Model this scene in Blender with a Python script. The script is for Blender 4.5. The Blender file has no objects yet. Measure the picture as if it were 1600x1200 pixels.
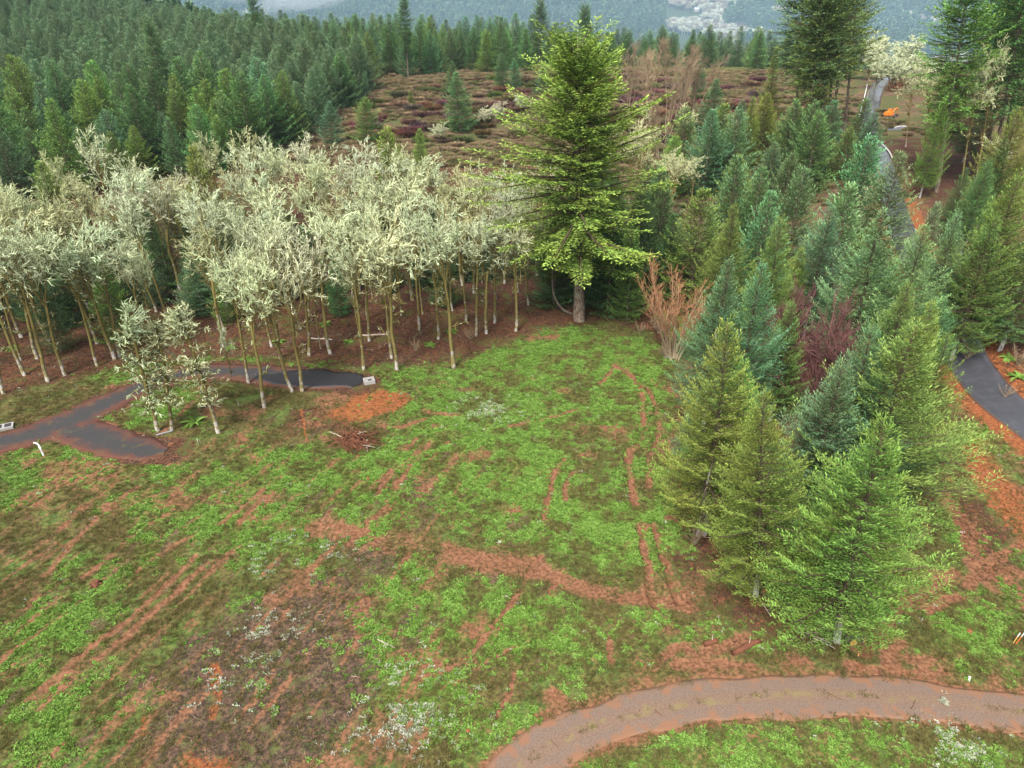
import bpy, math, random
import numpy as np
from mathutils import Vector, Matrix, Euler

C = bpy.context.scene.collection
R_ = math.radians
rng = np.random.default_rng(7)
random.seed(7)

# ------------------------------------------------------------------ camera
CAM_H, PITCH, FPX = 45.0, R_(28.0), 1100.0          # metres, down-tilt, focal length for a 1600 px wide picture
cam_d = bpy.data.cameras.new("camera")
cam_d.sensor_width = 36.0
cam_d.lens = 36.0 * FPX / 1600.0
cam_d.clip_start, cam_d.clip_end = 0.5, 9000.0
cam = bpy.data.objects.new("camera", cam_d)
cam.location = (0, 0, CAM_H)
cam.rotation_euler = (R_(90) - PITCH, 0, 0)
C.objects.link(cam)
S = bpy.context.scene
S.camera = cam

# ------------------------------------------------------------------ sky, sun, exposure
SUN_EL, SUN_AZ = R_(52), R_(205)                      # azimuth clockwise from +Y: behind the camera, a little left
w = bpy.data.worlds.new("World"); S.world = w; w.use_nodes = True
nt = w.node_tree; nt.nodes.clear()
sky = nt.nodes.new("ShaderNodeTexSky"); sky.sky_type = 'NISHITA'; sky.sun_disc = False
sky.sun_elevation = SUN_EL; sky.sun_rotation = SUN_AZ
sky.air_density = 1.0; sky.dust_density = 4.0; sky.ozone_density = 1.0
hs = nt.nodes.new("ShaderNodeHueSaturation"); hs.inputs['Saturation'].default_value = 0.30
bg = nt.nodes.new("ShaderNodeBackground"); bg.inputs['Strength'].default_value = 0.085
wo = nt.nodes.new("ShaderNodeOutputWorld")
nt.links.new(sky.outputs[0], hs.inputs['Color']); nt.links.new(hs.outputs[0], bg.inputs[0]); nt.links.new(bg.outputs[0], wo.inputs[0])
sl = bpy.data.lights.new("sun", 'SUN'); sl.energy = 1.5; sl.angle = R_(11); sl.color = (1.0, 0.96, 0.90)
so = bpy.data.objects.new("sun", sl); C.objects.link(so)
sd = Vector((math.sin(SUN_AZ) * math.cos(SUN_EL), math.cos(SUN_AZ) * math.cos(SUN_EL), math.sin(SUN_EL)))
so.rotation_euler = sd.to_track_quat('Z', 'Y').to_euler(); so.location = (0, 0, 200)
S.view_settings.view_transform = 'Standard'; S.view_settings.look = 'None'
S.view_settings.exposure = 1.70; S.view_settings.gamma = 1.0
S.view_settings.use_curve_mapping = False
S.render.engine = 'CYCLES'
S.cycles.max_bounces = 6; S.cycles.diffuse_bounces = 2; S.cycles.glossy_bounces = 2
S.cycles.transmission_bounces = 3; S.cycles.volume_bounces = 1
S.cycles.use_denoising = True

# ------------------------------------------------------------------ terrain, picture rays
def sm(a, b, x):                                      # smooth 0..1 step from a to b (b may be below a)
    t = np.clip((np.asarray(x, float) - a) / (b - a), 0, 1)
    return t * t * (3 - 2 * t)

def _h(ix, iy, seed):
    n = (ix.astype(np.int64) * 374761393 + iy.astype(np.int64) * 668265263 + seed * 974634541) & 0x7fffffff
    n = ((n ^ (n >> 13)) * 1274126177) & 0x7fffffff
    return ((n ^ (n >> 16)) & 0xffff) / 65535.0

def vn(x, y, sc, seed=0):
    x = np.asarray(x, float) / sc; y = np.asarray(y, float) / sc
    ix, iy = np.floor(x), np.floor(y); fx, fy = x - ix, y - iy
    fx = fx * fx * (3 - 2 * fx); fy = fy * fy * (3 - 2 * fy)
    a = _h(ix, iy, seed); b = _h(ix + 1, iy, seed); c = _h(ix, iy + 1, seed); d = _h(ix + 1, iy + 1, seed)
    return (a * (1 - fx) + b * fx) * (1 - fy) + (c * (1 - fx) + d * fx) * fy

def fbm(x, y, sc, seed=0, o=4):
    s = 0; a = .5; t = 0
    for i in range(o):
        s = s + a * vn(x, y, sc / 2 ** i, seed + i * 17); t += a; a *= .5
    return s / t

def T(x, y):
    x = np.asarray(x, float); y = np.asarray(y, float)
    z = 19.0 * sm(80, 400, y) * 1.0
    z = z - 85 * sm(400, 820, y + .15 * x)
    z = z + 230 * sm(820, 2050, y - .1 * x + 120 * (vn(x, y, 500, 5) - .5)) + 22 * (vn(x, y, 230, 9) - .5) * sm(500, 900, y)
    z = z + 66 * np.exp(-((x + 400) / 230) ** 2 - ((y - 700) / 200) ** 2)
    z = z + 30 * np.exp(-((x - 470) / 140) ** 2 - ((y - 780) / 130) ** 2)
    z = z + 1.3 * (vn(x, y, 26, 3) - .5) * sm(60, 110, y) * (1 - sm(350, 420, y))
    z = z + 3.0 * sm(57, 75, x - .02 * y) * sm(60, 80, y) * (1 - sm(180, 260, y))
    return z

cp, sp = math.cos(PITCH), math.sin(PITCH)
def ray(u, v):
    a, b = (u - 800) / FPX, (600 - v) / FPX
    return np.array([a, cp + b * sp, -sp + b * cp])

def g(u, v):
    d = ray(u, v); t = 15.0; p = np.array([0, 0, CAM_H])
    last = t
    while t < 4000:
        q = p + d * t
        if q[2] < T(q[0], q[1]):
            lo, hi = last, t
            for _ in range(24):
                m = (lo + hi) / 2; q = p + d * m
                if q[2] < T(q[0], q[1]): hi = m
                else: lo = m
            return p + d * hi
        last = t; t *= 1.01
    return p + d * 1500

def topfoot(u, v, h):
    """ground point of an upright tree of height h whose tip shows at (u, v)"""
    d = ray(u, v); t = 20.0; p = np.array([0, 0, CAM_H])
    while t < 3000:
        q = p + d * t
        if q[2] < T(q[0], q[1]) + h: break
        t *= 1.004
    return np.array([q[0], q[1], float(T(q[0], q[1]))])

def gw(pts):
    return np.array([g(u, v)[:2] for u, v in pts])

# ------------------------------------------------------------------ node helpers
class NT:
    def __init__(self, name):
        self.m = bpy.data.materials.new(name); self.m.use_nodes = True
        self.t = self.m.node_tree; self.t.nodes.clear()
        self.out = self.t.nodes.new("ShaderNodeOutputMaterial")
    def n(self, ty, **k):
        x = self.t.nodes.new(ty)
        for a, b in k.items(): setattr(x, a, b)
        return x
    def l(self, a, b): self.t.links.new(a, b)
    def put(self, sock, val):
        if isinstance(val, (int, float)): sock.default_value = val
        elif isinstance(val, tuple): sock.default_value = (*val, 1) if len(val) == 3 and sock.type == 'RGBA' else val
        else: self.l(val, sock)
    def mix(self, f, a, b, mode='MIX'):
        x = self.n("ShaderNodeMix", data_type='RGBA', blend_type=mode)
        self.put(x.inputs[0], f); self.put(x.inputs[6], a); self.put(x.inputs[7], b)
        return x.outputs[2]
    def math(self, op, a, b=0.0, c=0.0, clamp=False):
        x = self.n("ShaderNodeMath", operation=op, use_clamp=clamp)
        self.put(x.inputs[0], a); self.put(x.inputs[1], b)
        if len(x.inputs) > 2: self.put(x.inputs[2], c)
        return x.outputs[0]
    def step(self, a, lo, hi):
        x = self.n("ShaderNodeMapRange", interpolation_type='SMOOTHSTEP')
        self.put(x.inputs[0], a); x.inputs[1].default_value = lo; x.inputs[2].default_value = hi
        return x.outputs[0]
    def noise(self, sc, det=4, rough=.55, vec=None, dist=0.0):
        x = self.n("ShaderNodeTexNoise"); x.inputs['Scale'].default_value = sc; x.inputs['Detail'].default_value = det
        x.inputs['Roughness'].default_value = rough; x.inputs['Distortion'].default_value = dist
        self.l(vec if vec is not None else self.pos(), x.inputs['Vector'])
        return x.outputs[0]
    def pos(self):
        if not hasattr(self, '_p'): self._p = self.n("ShaderNodeNewGeometry").outputs['Position']
        return self._p
    def obj(self):
        if not hasattr(self, '_o'): self._o = self.n("ShaderNodeTexCoord").outputs['Object']
        return self._o
    def attr(self, name):
        x = self.n("ShaderNodeAttribute"); x.attribute_name = name; return x
    def info(self):
        if not hasattr(self, '_i'): self._i = self.n("ShaderNodeObjectInfo")
        return self._i
    def bsdf(self, col, rough=.9, spec=.2, bump=None, bstr=.4, bdist=.05, trans=0.0, metal=0.0):
        b = self.n("ShaderNodeBsdfPrincipled")
        self.put(b.inputs['Base Color'], col); self.put(b.inputs['Roughness'], rough)
        b.inputs['Specular IOR Level'].default_value = spec; b.inputs['Metallic'].default_value = metal
        if bump is not None:
            bp = self.n("ShaderNodeBump"); bp.inputs['Strength'].default_value = bstr; bp.inputs['Distance'].default_value = bdist
            self.l(bump, bp.inputs['Height']); self.l(bp.outputs[0], b.inputs['Normal'])
        o = b.outputs[0]
        if trans:
            tr = self.n("ShaderNodeBsdfTranslucent"); self.put(tr.inputs[0], col)
            ms = self.n("ShaderNodeMixShader"); ms.inputs[0].default_value = trans
            self.l(o, ms.inputs[1]); self.l(tr.outputs[0], ms.inputs[2]); o = ms.outputs[0]
        self.l(o, self.out.inputs[0])
        return self.m

def plain(name, col, rough=.7, spec=.3, var=.25, sc=6.0, metal=0.0):
    k = NT(name)
    n = k.noise(sc, 3, vec=k.obj())
    c = k.mix(n, tuple(x * (1 - var) for x in col), tuple(min(1, x * (1 + var)) for x in col))
    return k.bsdf(c, rough, spec, bump=n, bstr=.25, bdist=.02, metal=metal)

# needles: tint attribute 0..1 = old growth, darkened further to imitate crown shade .. pale new growth; object colour gives each tree its own hue
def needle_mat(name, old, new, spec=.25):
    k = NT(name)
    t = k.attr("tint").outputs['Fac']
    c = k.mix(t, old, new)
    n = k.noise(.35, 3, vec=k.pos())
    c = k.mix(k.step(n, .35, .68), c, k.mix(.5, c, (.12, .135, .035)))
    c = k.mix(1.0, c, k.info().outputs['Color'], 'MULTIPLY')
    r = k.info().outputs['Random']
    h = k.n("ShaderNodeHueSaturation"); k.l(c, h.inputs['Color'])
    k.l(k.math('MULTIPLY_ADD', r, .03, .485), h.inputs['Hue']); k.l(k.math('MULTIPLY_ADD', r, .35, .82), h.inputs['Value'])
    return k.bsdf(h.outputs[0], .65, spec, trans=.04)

M = {}
def ramp_mat(name, cols, rough=.8, trans=.25):
    k = NT(name); r_ = k.info().outputs['Random']; t = k.attr('tint').outputs['Fac']; u = k.math('MULTIPLY_ADD', t, .35, k.math('MULTIPLY', r_, .65)); c = cols[0]
    for i in range(1, len(cols)): c = k.mix(k.step(u, (i - .8) / len(cols), (i + .2) / len(cols)), c, cols[i])
    return k.bsdf(c, rough, .2, trans=trans)
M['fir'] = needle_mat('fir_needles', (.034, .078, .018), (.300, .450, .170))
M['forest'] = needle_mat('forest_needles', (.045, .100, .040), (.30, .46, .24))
k = NT('fir_bark'); mp = k.n("ShaderNodeMapping"); mp.inputs['Scale'].default_value = (5, 5, .8); k.l(k.obj(), mp.inputs['Vector']); n = k.noise(1.6, 5, .7, vec=mp.outputs[0]); n2 = k.noise(1.1, 4, .6, vec=k.obj())
c = k.mix(k.step(n, .38, .62), (.060, .042, .030), (.22, .165, .125)); c = k.mix(k.step(n2, .52, .64), c, (.20, .19, .13)); M['bark'] = k.bsdf(c, .95, .1, bump=n, bstr=.9, bdist=.12)
M['twigbark'] = plain('fir_twig_bark', (.085, .058, .04), .95, .1, .4, 5.0)  # branch wood inside crowns, coloured darker to deepen the shade there
k = NT('pale_footed_bark'); n = k.noise(3, 4, .7, vec=k.obj()); hg = k.math('MULTIPLY_ADD', n, .10, k.attr('tint').outputs['Fac']); c = k.mix(k.step(hg, .86, .97), k.mix(n, (.045, .034, .024), (.095, .068, .048)), k.mix(n, (.26, .235, .21), (.46, .43, .40))); M['palefoot'] = k.bsdf(c, .95, .1, bump=n, bdist=.05)
M['greybark'] = plain('grey_bark', (.34, .30, .27), .9, .1, .35, 4.0)

k = NT('mossy_bark')
hgt = k.attr("tint").outputs['Fac']
n = k.noise(1.7, 4, vec=k.obj())
pale = k.step(k.math('ADD', k.math('MULTIPLY', k.math('ADD', n, k.noise(.9, 5, .7, vec=k.pos())), .5), k.math('MULTIPLY_ADD', k.math('POWER', hgt, 3.0), .20, -.10)), .50, .60)
moss = k.mix(k.noise(5, 2, vec=k.obj()), (.105, .085, .026), (.215, .175, .060))
c = k.mix(pale, moss, k.mix(k.noise(9, 2, vec=k.obj()), (.20, .175, .15), (.46, .43, .39)))
M['mossbark'] = k.bsdf(c, .95, .1, bump=n, bdist=.04)

def twig_mat(name, dark, mid, tip):
    k = NT(name)
    t = k.attr("tint").outputs['Fac']
    c = k.mix(k.step(t, 0, .5), dark, mid)
    n = k.noise(1.3, 3, vec=k.pos())
    c = k.mix(k.step(k.math('ADD', t, k.math('MULTIPLY', n, .35)), .62, .86), c, tip)
    c = k.mix(1.0, c, k.info().outputs['Color'], 'MULTIPLY')
    return k.bsdf(c, .95, .1, trans=.1)
M['lichen'] = twig_mat('lichen_twigs', (.115, .092, .026), (.17, .145, .06), (.52, .565, .36))
M['redtwig'] = twig_mat('bare_twigs', (.30, .25, .17), (.28, .18, .11), (.33, .165, .095))
M['tantwig'] = twig_mat('tan_twigs', (.30, .25, .19), (.30, .23, .16), (.36, .27, .19))
M['purpletwig'] = twig_mat('purple_twigs', (.15, .10, .08), (.15, .082, .066), (.150, .070, .064))

# ------------------------------------------------------------------ mesh building
class G:
    def __init__(s): s.v = []; s.q = []; s.t = []; s.a = []; s.mq = []; s.mt = []; s.n = 0
    def add(s, v, q=None, t=None, a=0.0, mat=0):
        v = np.asarray(v, float).reshape(-1, 3)
        if q is not None and len(q):
            q = np.asarray(q).reshape(-1, 4); s.q.append(q + s.n); s.mq.append(np.full(len(q), mat))
        if t is not None and len(t):
            t = np.asarray(t).reshape(-1, 3); s.t.append(t + s.n); s.mt.append(np.full(len(t), mat))
        s.v.append(v); s.a.append(np.broadcast_to(np.asarray(a, float), (len(v),)).copy()); s.n += len(v)
    def mesh(s, name, mats, smooth=False):
        me = bpy.data.meshes.new(name)
        v = np.concatenate(s.v)
        q = np.concatenate(s.q) if s.q else np.zeros((0, 4), int); t = np.concatenate(s.t) if s.t else np.zeros((0, 3), int)
        me.vertices.add(len(v)); me.vertices.foreach_set('co', v.astype(np.float32).ravel())
        me.loops.add(q.size + t.size); me.loops.foreach_set('vertex_index', np.concatenate([q.ravel(), t.ravel()]).astype(np.int32))
        st = np.concatenate([np.arange(len(q)) * 4, q.size + np.arange(len(t)) * 3]).astype(np.int32)
        me.polygons.add(len(st)); me.polygons.foreach_set('loop_start', st)
        mi = np.concatenate([*(s.mq or [np.zeros(0, int)]), *(s.mt or [np.zeros(0, int)])]).astype(np.int32)
        me.polygons.foreach_set('material_index', mi)
        me.polygons.foreach_set('use_smooth', np.full(len(st), smooth))
        at = me.attributes.new('tint', 'FLOAT', 'POINT'); at.data.foreach_set('value', np.concatenate(s.a).astype(np.float32))
        for m in (mats if isinstance(mats, (list, tuple)) else [mats]): me.materials.append(m)
        me.update(calc_edges=True)
        return me
    def tube(s, pts, rad, sides=6, a=0.0, mat=0, cap=True):
        p = np.asarray(pts, float); n = len(p); rad = np.broadcast_to(np.asarray(rad, float), (n,))
        tg = np.gradient(p, axis=0); tg /= np.linalg.norm(tg, axis=1)[:, None] + 1e-9
        ref = np.array([0, 0, 1.]) if abs(tg[:, 2]).mean() < .8 else np.array([1., 0, 0])
        x = np.cross(tg, ref); x /= np.linalg.norm(x, axis=1)[:, None] + 1e-9; y = np.cross(tg, x)
        th = np.arange(sides) * 2 * np.pi / sides
        ring = p[:, None] + rad[:, None, None] * (np.cos(th)[None, :, None] * x[:, None] + np.sin(th)[None, :, None] * y[:, None])
        i = np.arange(n - 1)[:, None] * sides; j = np.arange(sides)[None]; j2 = (j + 1) % sides
        q = np.stack([i + j, i + j2, i + sides + j2, i + sides + j], -1).reshape(-1, 4)
        aa = np.repeat(np.broadcast_to(np.asarray(a, float), (n,)), sides)
        v = ring.reshape(-1, 3); t = None
        if cap:
            v = np.concatenate([v, p[:1], p[-1:]]); aa = np.concatenate([aa, aa[:1], aa[-1:]])
            jj = np.arange(sides); e = (n - 1) * sides
            t = np.concatenate([np.stack([jj, np.full(sides, n * sides), (jj + 1) % sides][::-1], -1),
                                np.stack([e + jj, e + (jj + 1) % sides, np.full(sides, n * sides + 1)], -1)])
        s.add(v, q, t, aa, mat)
    def box(s, c, d, rz=0.0, a=0.0, mat=0, taper=1.0, rx=0.0):
        h = np.array(d, float) / 2
        v = np.array([[x, y, z] for z in (-1, 1) for x, y in ((-1, -1), (1, -1), (1, 1), (-1, 1))], float)
        v[4:, :2] *= taper; v = v * h
        if rx: cr, sr = math.cos(rx), math.sin(rx); v = np.stack([v[:, 0], v[:, 1] * cr - v[:, 2] * sr, v[:, 1] * sr + v[:, 2] * cr], -1)
        if rz: cr, sr = math.cos(rz), math.sin(rz); v = np.stack([v[:, 0] * cr - v[:, 1] * sr, v[:, 0] * sr + v[:, 1] * cr, v[:, 2]], -1)
        s.add(v + np.array(c, float), [[0, 3, 2, 1], [4, 5, 6, 7], [0, 1, 5, 4], [1, 2, 6, 5], [2, 3, 7, 6], [3, 0, 4, 7]], a=a, mat=mat)
    def twigs(s, base, d, L, r, bend, a0, a1, mat=0, tip=.3):
        n = len(base)
        if n == 0: return
        L = np.broadcast_to(L, (n,))[:, None]; r = np.broadcast_to(r, (n,))
        mid = base + d * L * .5 + bend * L * .5; end = base + d * L + bend * L * .25
        ref = np.where(np.abs(d[:, 2:3]) < .8, np.array([[0, 0, 1.]]), np.array([[1., 0, 0]]))
        x = np.cross(d, ref); x /= np.linalg.norm(x, axis=1)[:, None] + 1e-9; y = np.cross(d, x)
        V = []
        for p, rr in ((base, 1.), (mid, .9), (end, tip)):
            for kx in range(3):
                th = kx * 2.0944
                V.append(p + (r * rr)[:, None] * (math.cos(th) * x + math.sin(th) * y))
        V = np.stack(V, 1).reshape(-1, 3)
        f = np.array([[i * 3 + j, i * 3 + (j + 1) % 3, i * 3 + 3 + (j + 1) % 3, i * 3 + 3 + j] for i in range(2) for j in range(3)])
        q = (np.arange(n)[:, None, None] * 9 + f[None]).reshape(-1, 4)
        A = np.stack([np.broadcast_to(z, (n,)) for z in (a0, a0, a0, (a0 + a1) / 2, (a0 + a1) / 2, (a0 + a1) / 2, a1, a1, a1)], 1).ravel()
        s.add(V, q, a=A, mat=mat)

def nrm(v): return v / (np.linalg.norm(v, axis=-1, keepdims=True) + 1e-9)
def link(name, me, parent=None):
    o = bpy.data.objects.new(name, me); C.objects.link(o)
    if parent is not None: o.parent = parent
    return o
def thing(name, label, cat, loc=(0, 0, 0), group=None, rz=0.0):
    o = bpy.data.objects.new(name, None); C.objects.link(o); o.location = loc; o.rotation_euler = (0, 0, rz)
    o.empty_display_size = .3
    o['label'] = label; o['category'] = cat
    if group: o['group'] = group
    return o
def tag(o, label, cat, group=None):
    o['label'] = label; o['category'] = cat
    if group: o['group'] = group
    return o

# ------------------------------------------------------------------ tree generators (return trunk mesh, crown mesh; height 1 tree = h0 metres)
def conifer(name, seed, h=18., Rr=4.2, cb=.06, gap=.5, nb=6, tw=.42, sh=.42, shs=.30, wid=.30, e0=-8, e1=52, droop=.10, uptip=.18,
            prof=.85, irregular=.12, hang=.0, skip=0.0, sides=6, dead=0, wood=True, trunkr=.0125, mats=None, zj=.12):
    r = np.random.default_rng(seed)
    tr, cr = G(), G()
    nz = 9; zz = np.linspace(0, h, nz); bx = np.cumsum(r.normal(0, .05, nz)) * (zz > 0); by = np.cumsum(r.normal(0, .05, nz)) * (zz > 0)
    path = np.stack([bx, by, zz], -1)
    tr.tube(path, trunkr * h * (1 - zz / h) ** 1.15 + .02, sides, a=1 - zz / h)
    def at(z): return np.stack([np.interp(z, zz, bx), np.interp(z, zz, by), z], -1)
    B = []
    z = cb * h; az = r.uniform(0, 6.28)
    while z < h * .975:
        rel = (z - cb * h) / (h - cb * h)
        m = nb if rel < .85 else max(3, nb - 2)
        for i in range(m):
            if r.random() < skip: continue
            az += 2.399 + r.normal(0, .25)
            lob = 1 + irregular * 1.8 * (math.sin(az * 2 + seed + z * .35) * .5)
            L = Rr * (min(1, .70 + rel * 2.0)) * max(.03, 1 - rel) ** prof * r.uniform(1 - irregular * 1.6, 1 + irregular) * lob + .22
            B.append((z + r.normal(0, gap * zj), az, R_(e0 + (e1 - e0) * rel ** 1.2 + r.normal(0, 6)), L))
        z += gap * (1 - .45 * rel) * r.uniform(.85, 1.15)
    B = np.array(B); bz, baz, be, bL = B.T
    bz = np.clip(bz, cb * h * .8, h * .99)
    rad = np.stack([np.cos(baz), np.sin(baz), 0 * baz], -1); side = np.stack([-np.sin(baz), np.cos(baz), 0 * baz], -1)
    P0 = at(bz)
    def P(i, t):
        L = bL[i]; zo = L * (t * np.sin(be[i]) - droop * np.sin(np.pi * np.clip(t, 0, 1)) + uptip * t ** 3)
        o = P0[i] + rad[i] * (L * t * np.cos(be[i]))[:, None]; o[:, 2] += zo; return o
    # branch wood
    if wood:
        nB = len(B); ii = np.arange(nB)
        base = P(ii, np.zeros(nB)); end = P(ii, np.full(nB, .8)); d = end - base; L = np.linalg.norm(d, axis=1)
        mid = P(ii, np.full(nB, .42))
        cr.twigs(base, nrm(d), L, .012 + .009 * bL, (mid - (base + end) / 2) / L[:, None], 0, 0, mat=1)
    # twigs
    K = np.maximum(2, (bL / tw).astype(int)); bi = np.repeat(np.arange(len(B)), K * 2)
    kk = np.concatenate([np.arange(2 * x) // 2 for x in K]); sg = np.concatenate([np.where(np.arange(2 * x) % 2, 1., -1.) for x in K])
    t = np.clip(.14 + .86 * (kk + r.uniform(0, .9, len(kk))) / K[bi], .1, 1.0)
    p = P(bi, t); tg = nrm(P(bi, t + .03) - P(bi, t - .03))
    ang = R_(52) * r.uniform(.65, 1.15, len(t))
    td = nrm(tg * np.cos(ang)[:, None] + side[bi] * (sg * np.sin(ang))[:, None] + np.array([0, 0, 1.]) * (r.normal(.05, .10, len(t)) - hang)[:, None])
    tl = (np.minimum(bL[bi] * .46, 1.7) * (1 - t) ** .65 + .30) * r.uniform(.75, 1.2, len(t))
    # add the leader of every branch
    tipi = np.arange(len(B)); tp = P(tipi, np.full(len(B), .82)); tdd = nrm(P(tipi, np.full(len(B), 1.02)) - tp)
    p = np.concatenate([p, tp]); td = np.concatenate([td, tdd]); tl = np.concatenate([tl, bL * .2 + .15]); t = np.concatenate([t, np.full(len(B), .95)]); bi = np.concatenate([bi, tipi])
    # shoots
    Mn = np.maximum(2, (tl / shs).astype(int)); ti = np.repeat(np.arange(len(tl)), Mn)
    m = np.concatenate([np.arange(x) for x in Mn]); sgn = np.where((m + ti) % 2, 1., -1.)
    s = (m + r.uniform(.1, .9, len(m))) / Mn[ti]
    last = m == Mn[ti] - 1; s[last] = .92
    q = p[ti] + td[ti] * (tl[ti] * s)[:, None]; q[:, 2] -= (hang + .06) * tl[ti] * s ** 2
    tside = nrm(np.cross(td[ti], np.array([0, 0, 1.])))
    lat = np.where(last, 0, .75) * sgn
    sdv = nrm(td[ti] * .8 + tside * lat[:, None] + np.array([0, 0, 1.]) * (r.normal(.24, .22, len(s)) - hang * .8)[:, None])
    sl_ = sh * r.uniform(.65, 1.25, len(s))
    up = np.cross(sdv, nrm(np.cross(sdv, np.array([0, 0, 1.])) + r.normal(0, .35, (len(s), 3))))
    sx = nrm(np.cross(sdv, up)); up = nrm(up)
    wv = wid * sl_
    a = q; b = q + sdv * sl_[:, None]; mp = q + sdv * (sl_ * .45)[:, None]
    fold = up * (wv * .35)[:, None]
    c1 = mp + sx * (wv * .5)[:, None] - fold; c2 = mp - sx * (wv * .5)[:, None] - fold
    V = np.stack([a, c1, b, c2], 1).reshape(-1, 3)
    n4 = np.arange(len(s))[:, None] * 4
    tri = np.concatenate([n4 + [0, 1, 2], n4 + [0, 2, 3]], 1).reshape(-1, 3)
    tint = np.clip(r.normal(.16, .14, len(s)) + .62 * t[ti] ** 2 * np.where(last | (s > .7), 1., .45), 0, 1)  # pale new tips, darker inward: shade between boughs put into the needle colour
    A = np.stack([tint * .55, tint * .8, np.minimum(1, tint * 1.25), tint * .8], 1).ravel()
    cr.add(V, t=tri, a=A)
    # leader shoot
    ld = np.array([[0, 0, 1.]]); cr.twigs(at(np.array([h * .97])), ld, .035 * h, .035, np.zeros((1, 3)), .6, .8)
    if dead:
        zd = r.uniform(cb * h * .25, cb * h * 1.25, dead); aa = r.uniform(0, 6.28, dead)
        dd = nrm(np.stack([np.cos(aa), np.sin(aa), r.uniform(-.35, .15, dead)], -1))
        tr.twigs(at(zd), dd, r.uniform(.08, .25, dead) * Rr * 1.6, .022, r.normal(0, .08, (dead, 3)), .3, .3, tip=.4)
    mats = mats or (M['fir'], M['bark'])
    return tr.mesh(name + '_trunk', mats[1], True), cr.mesh(name + '_crown', [mats[0], M['twigbark']])

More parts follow.
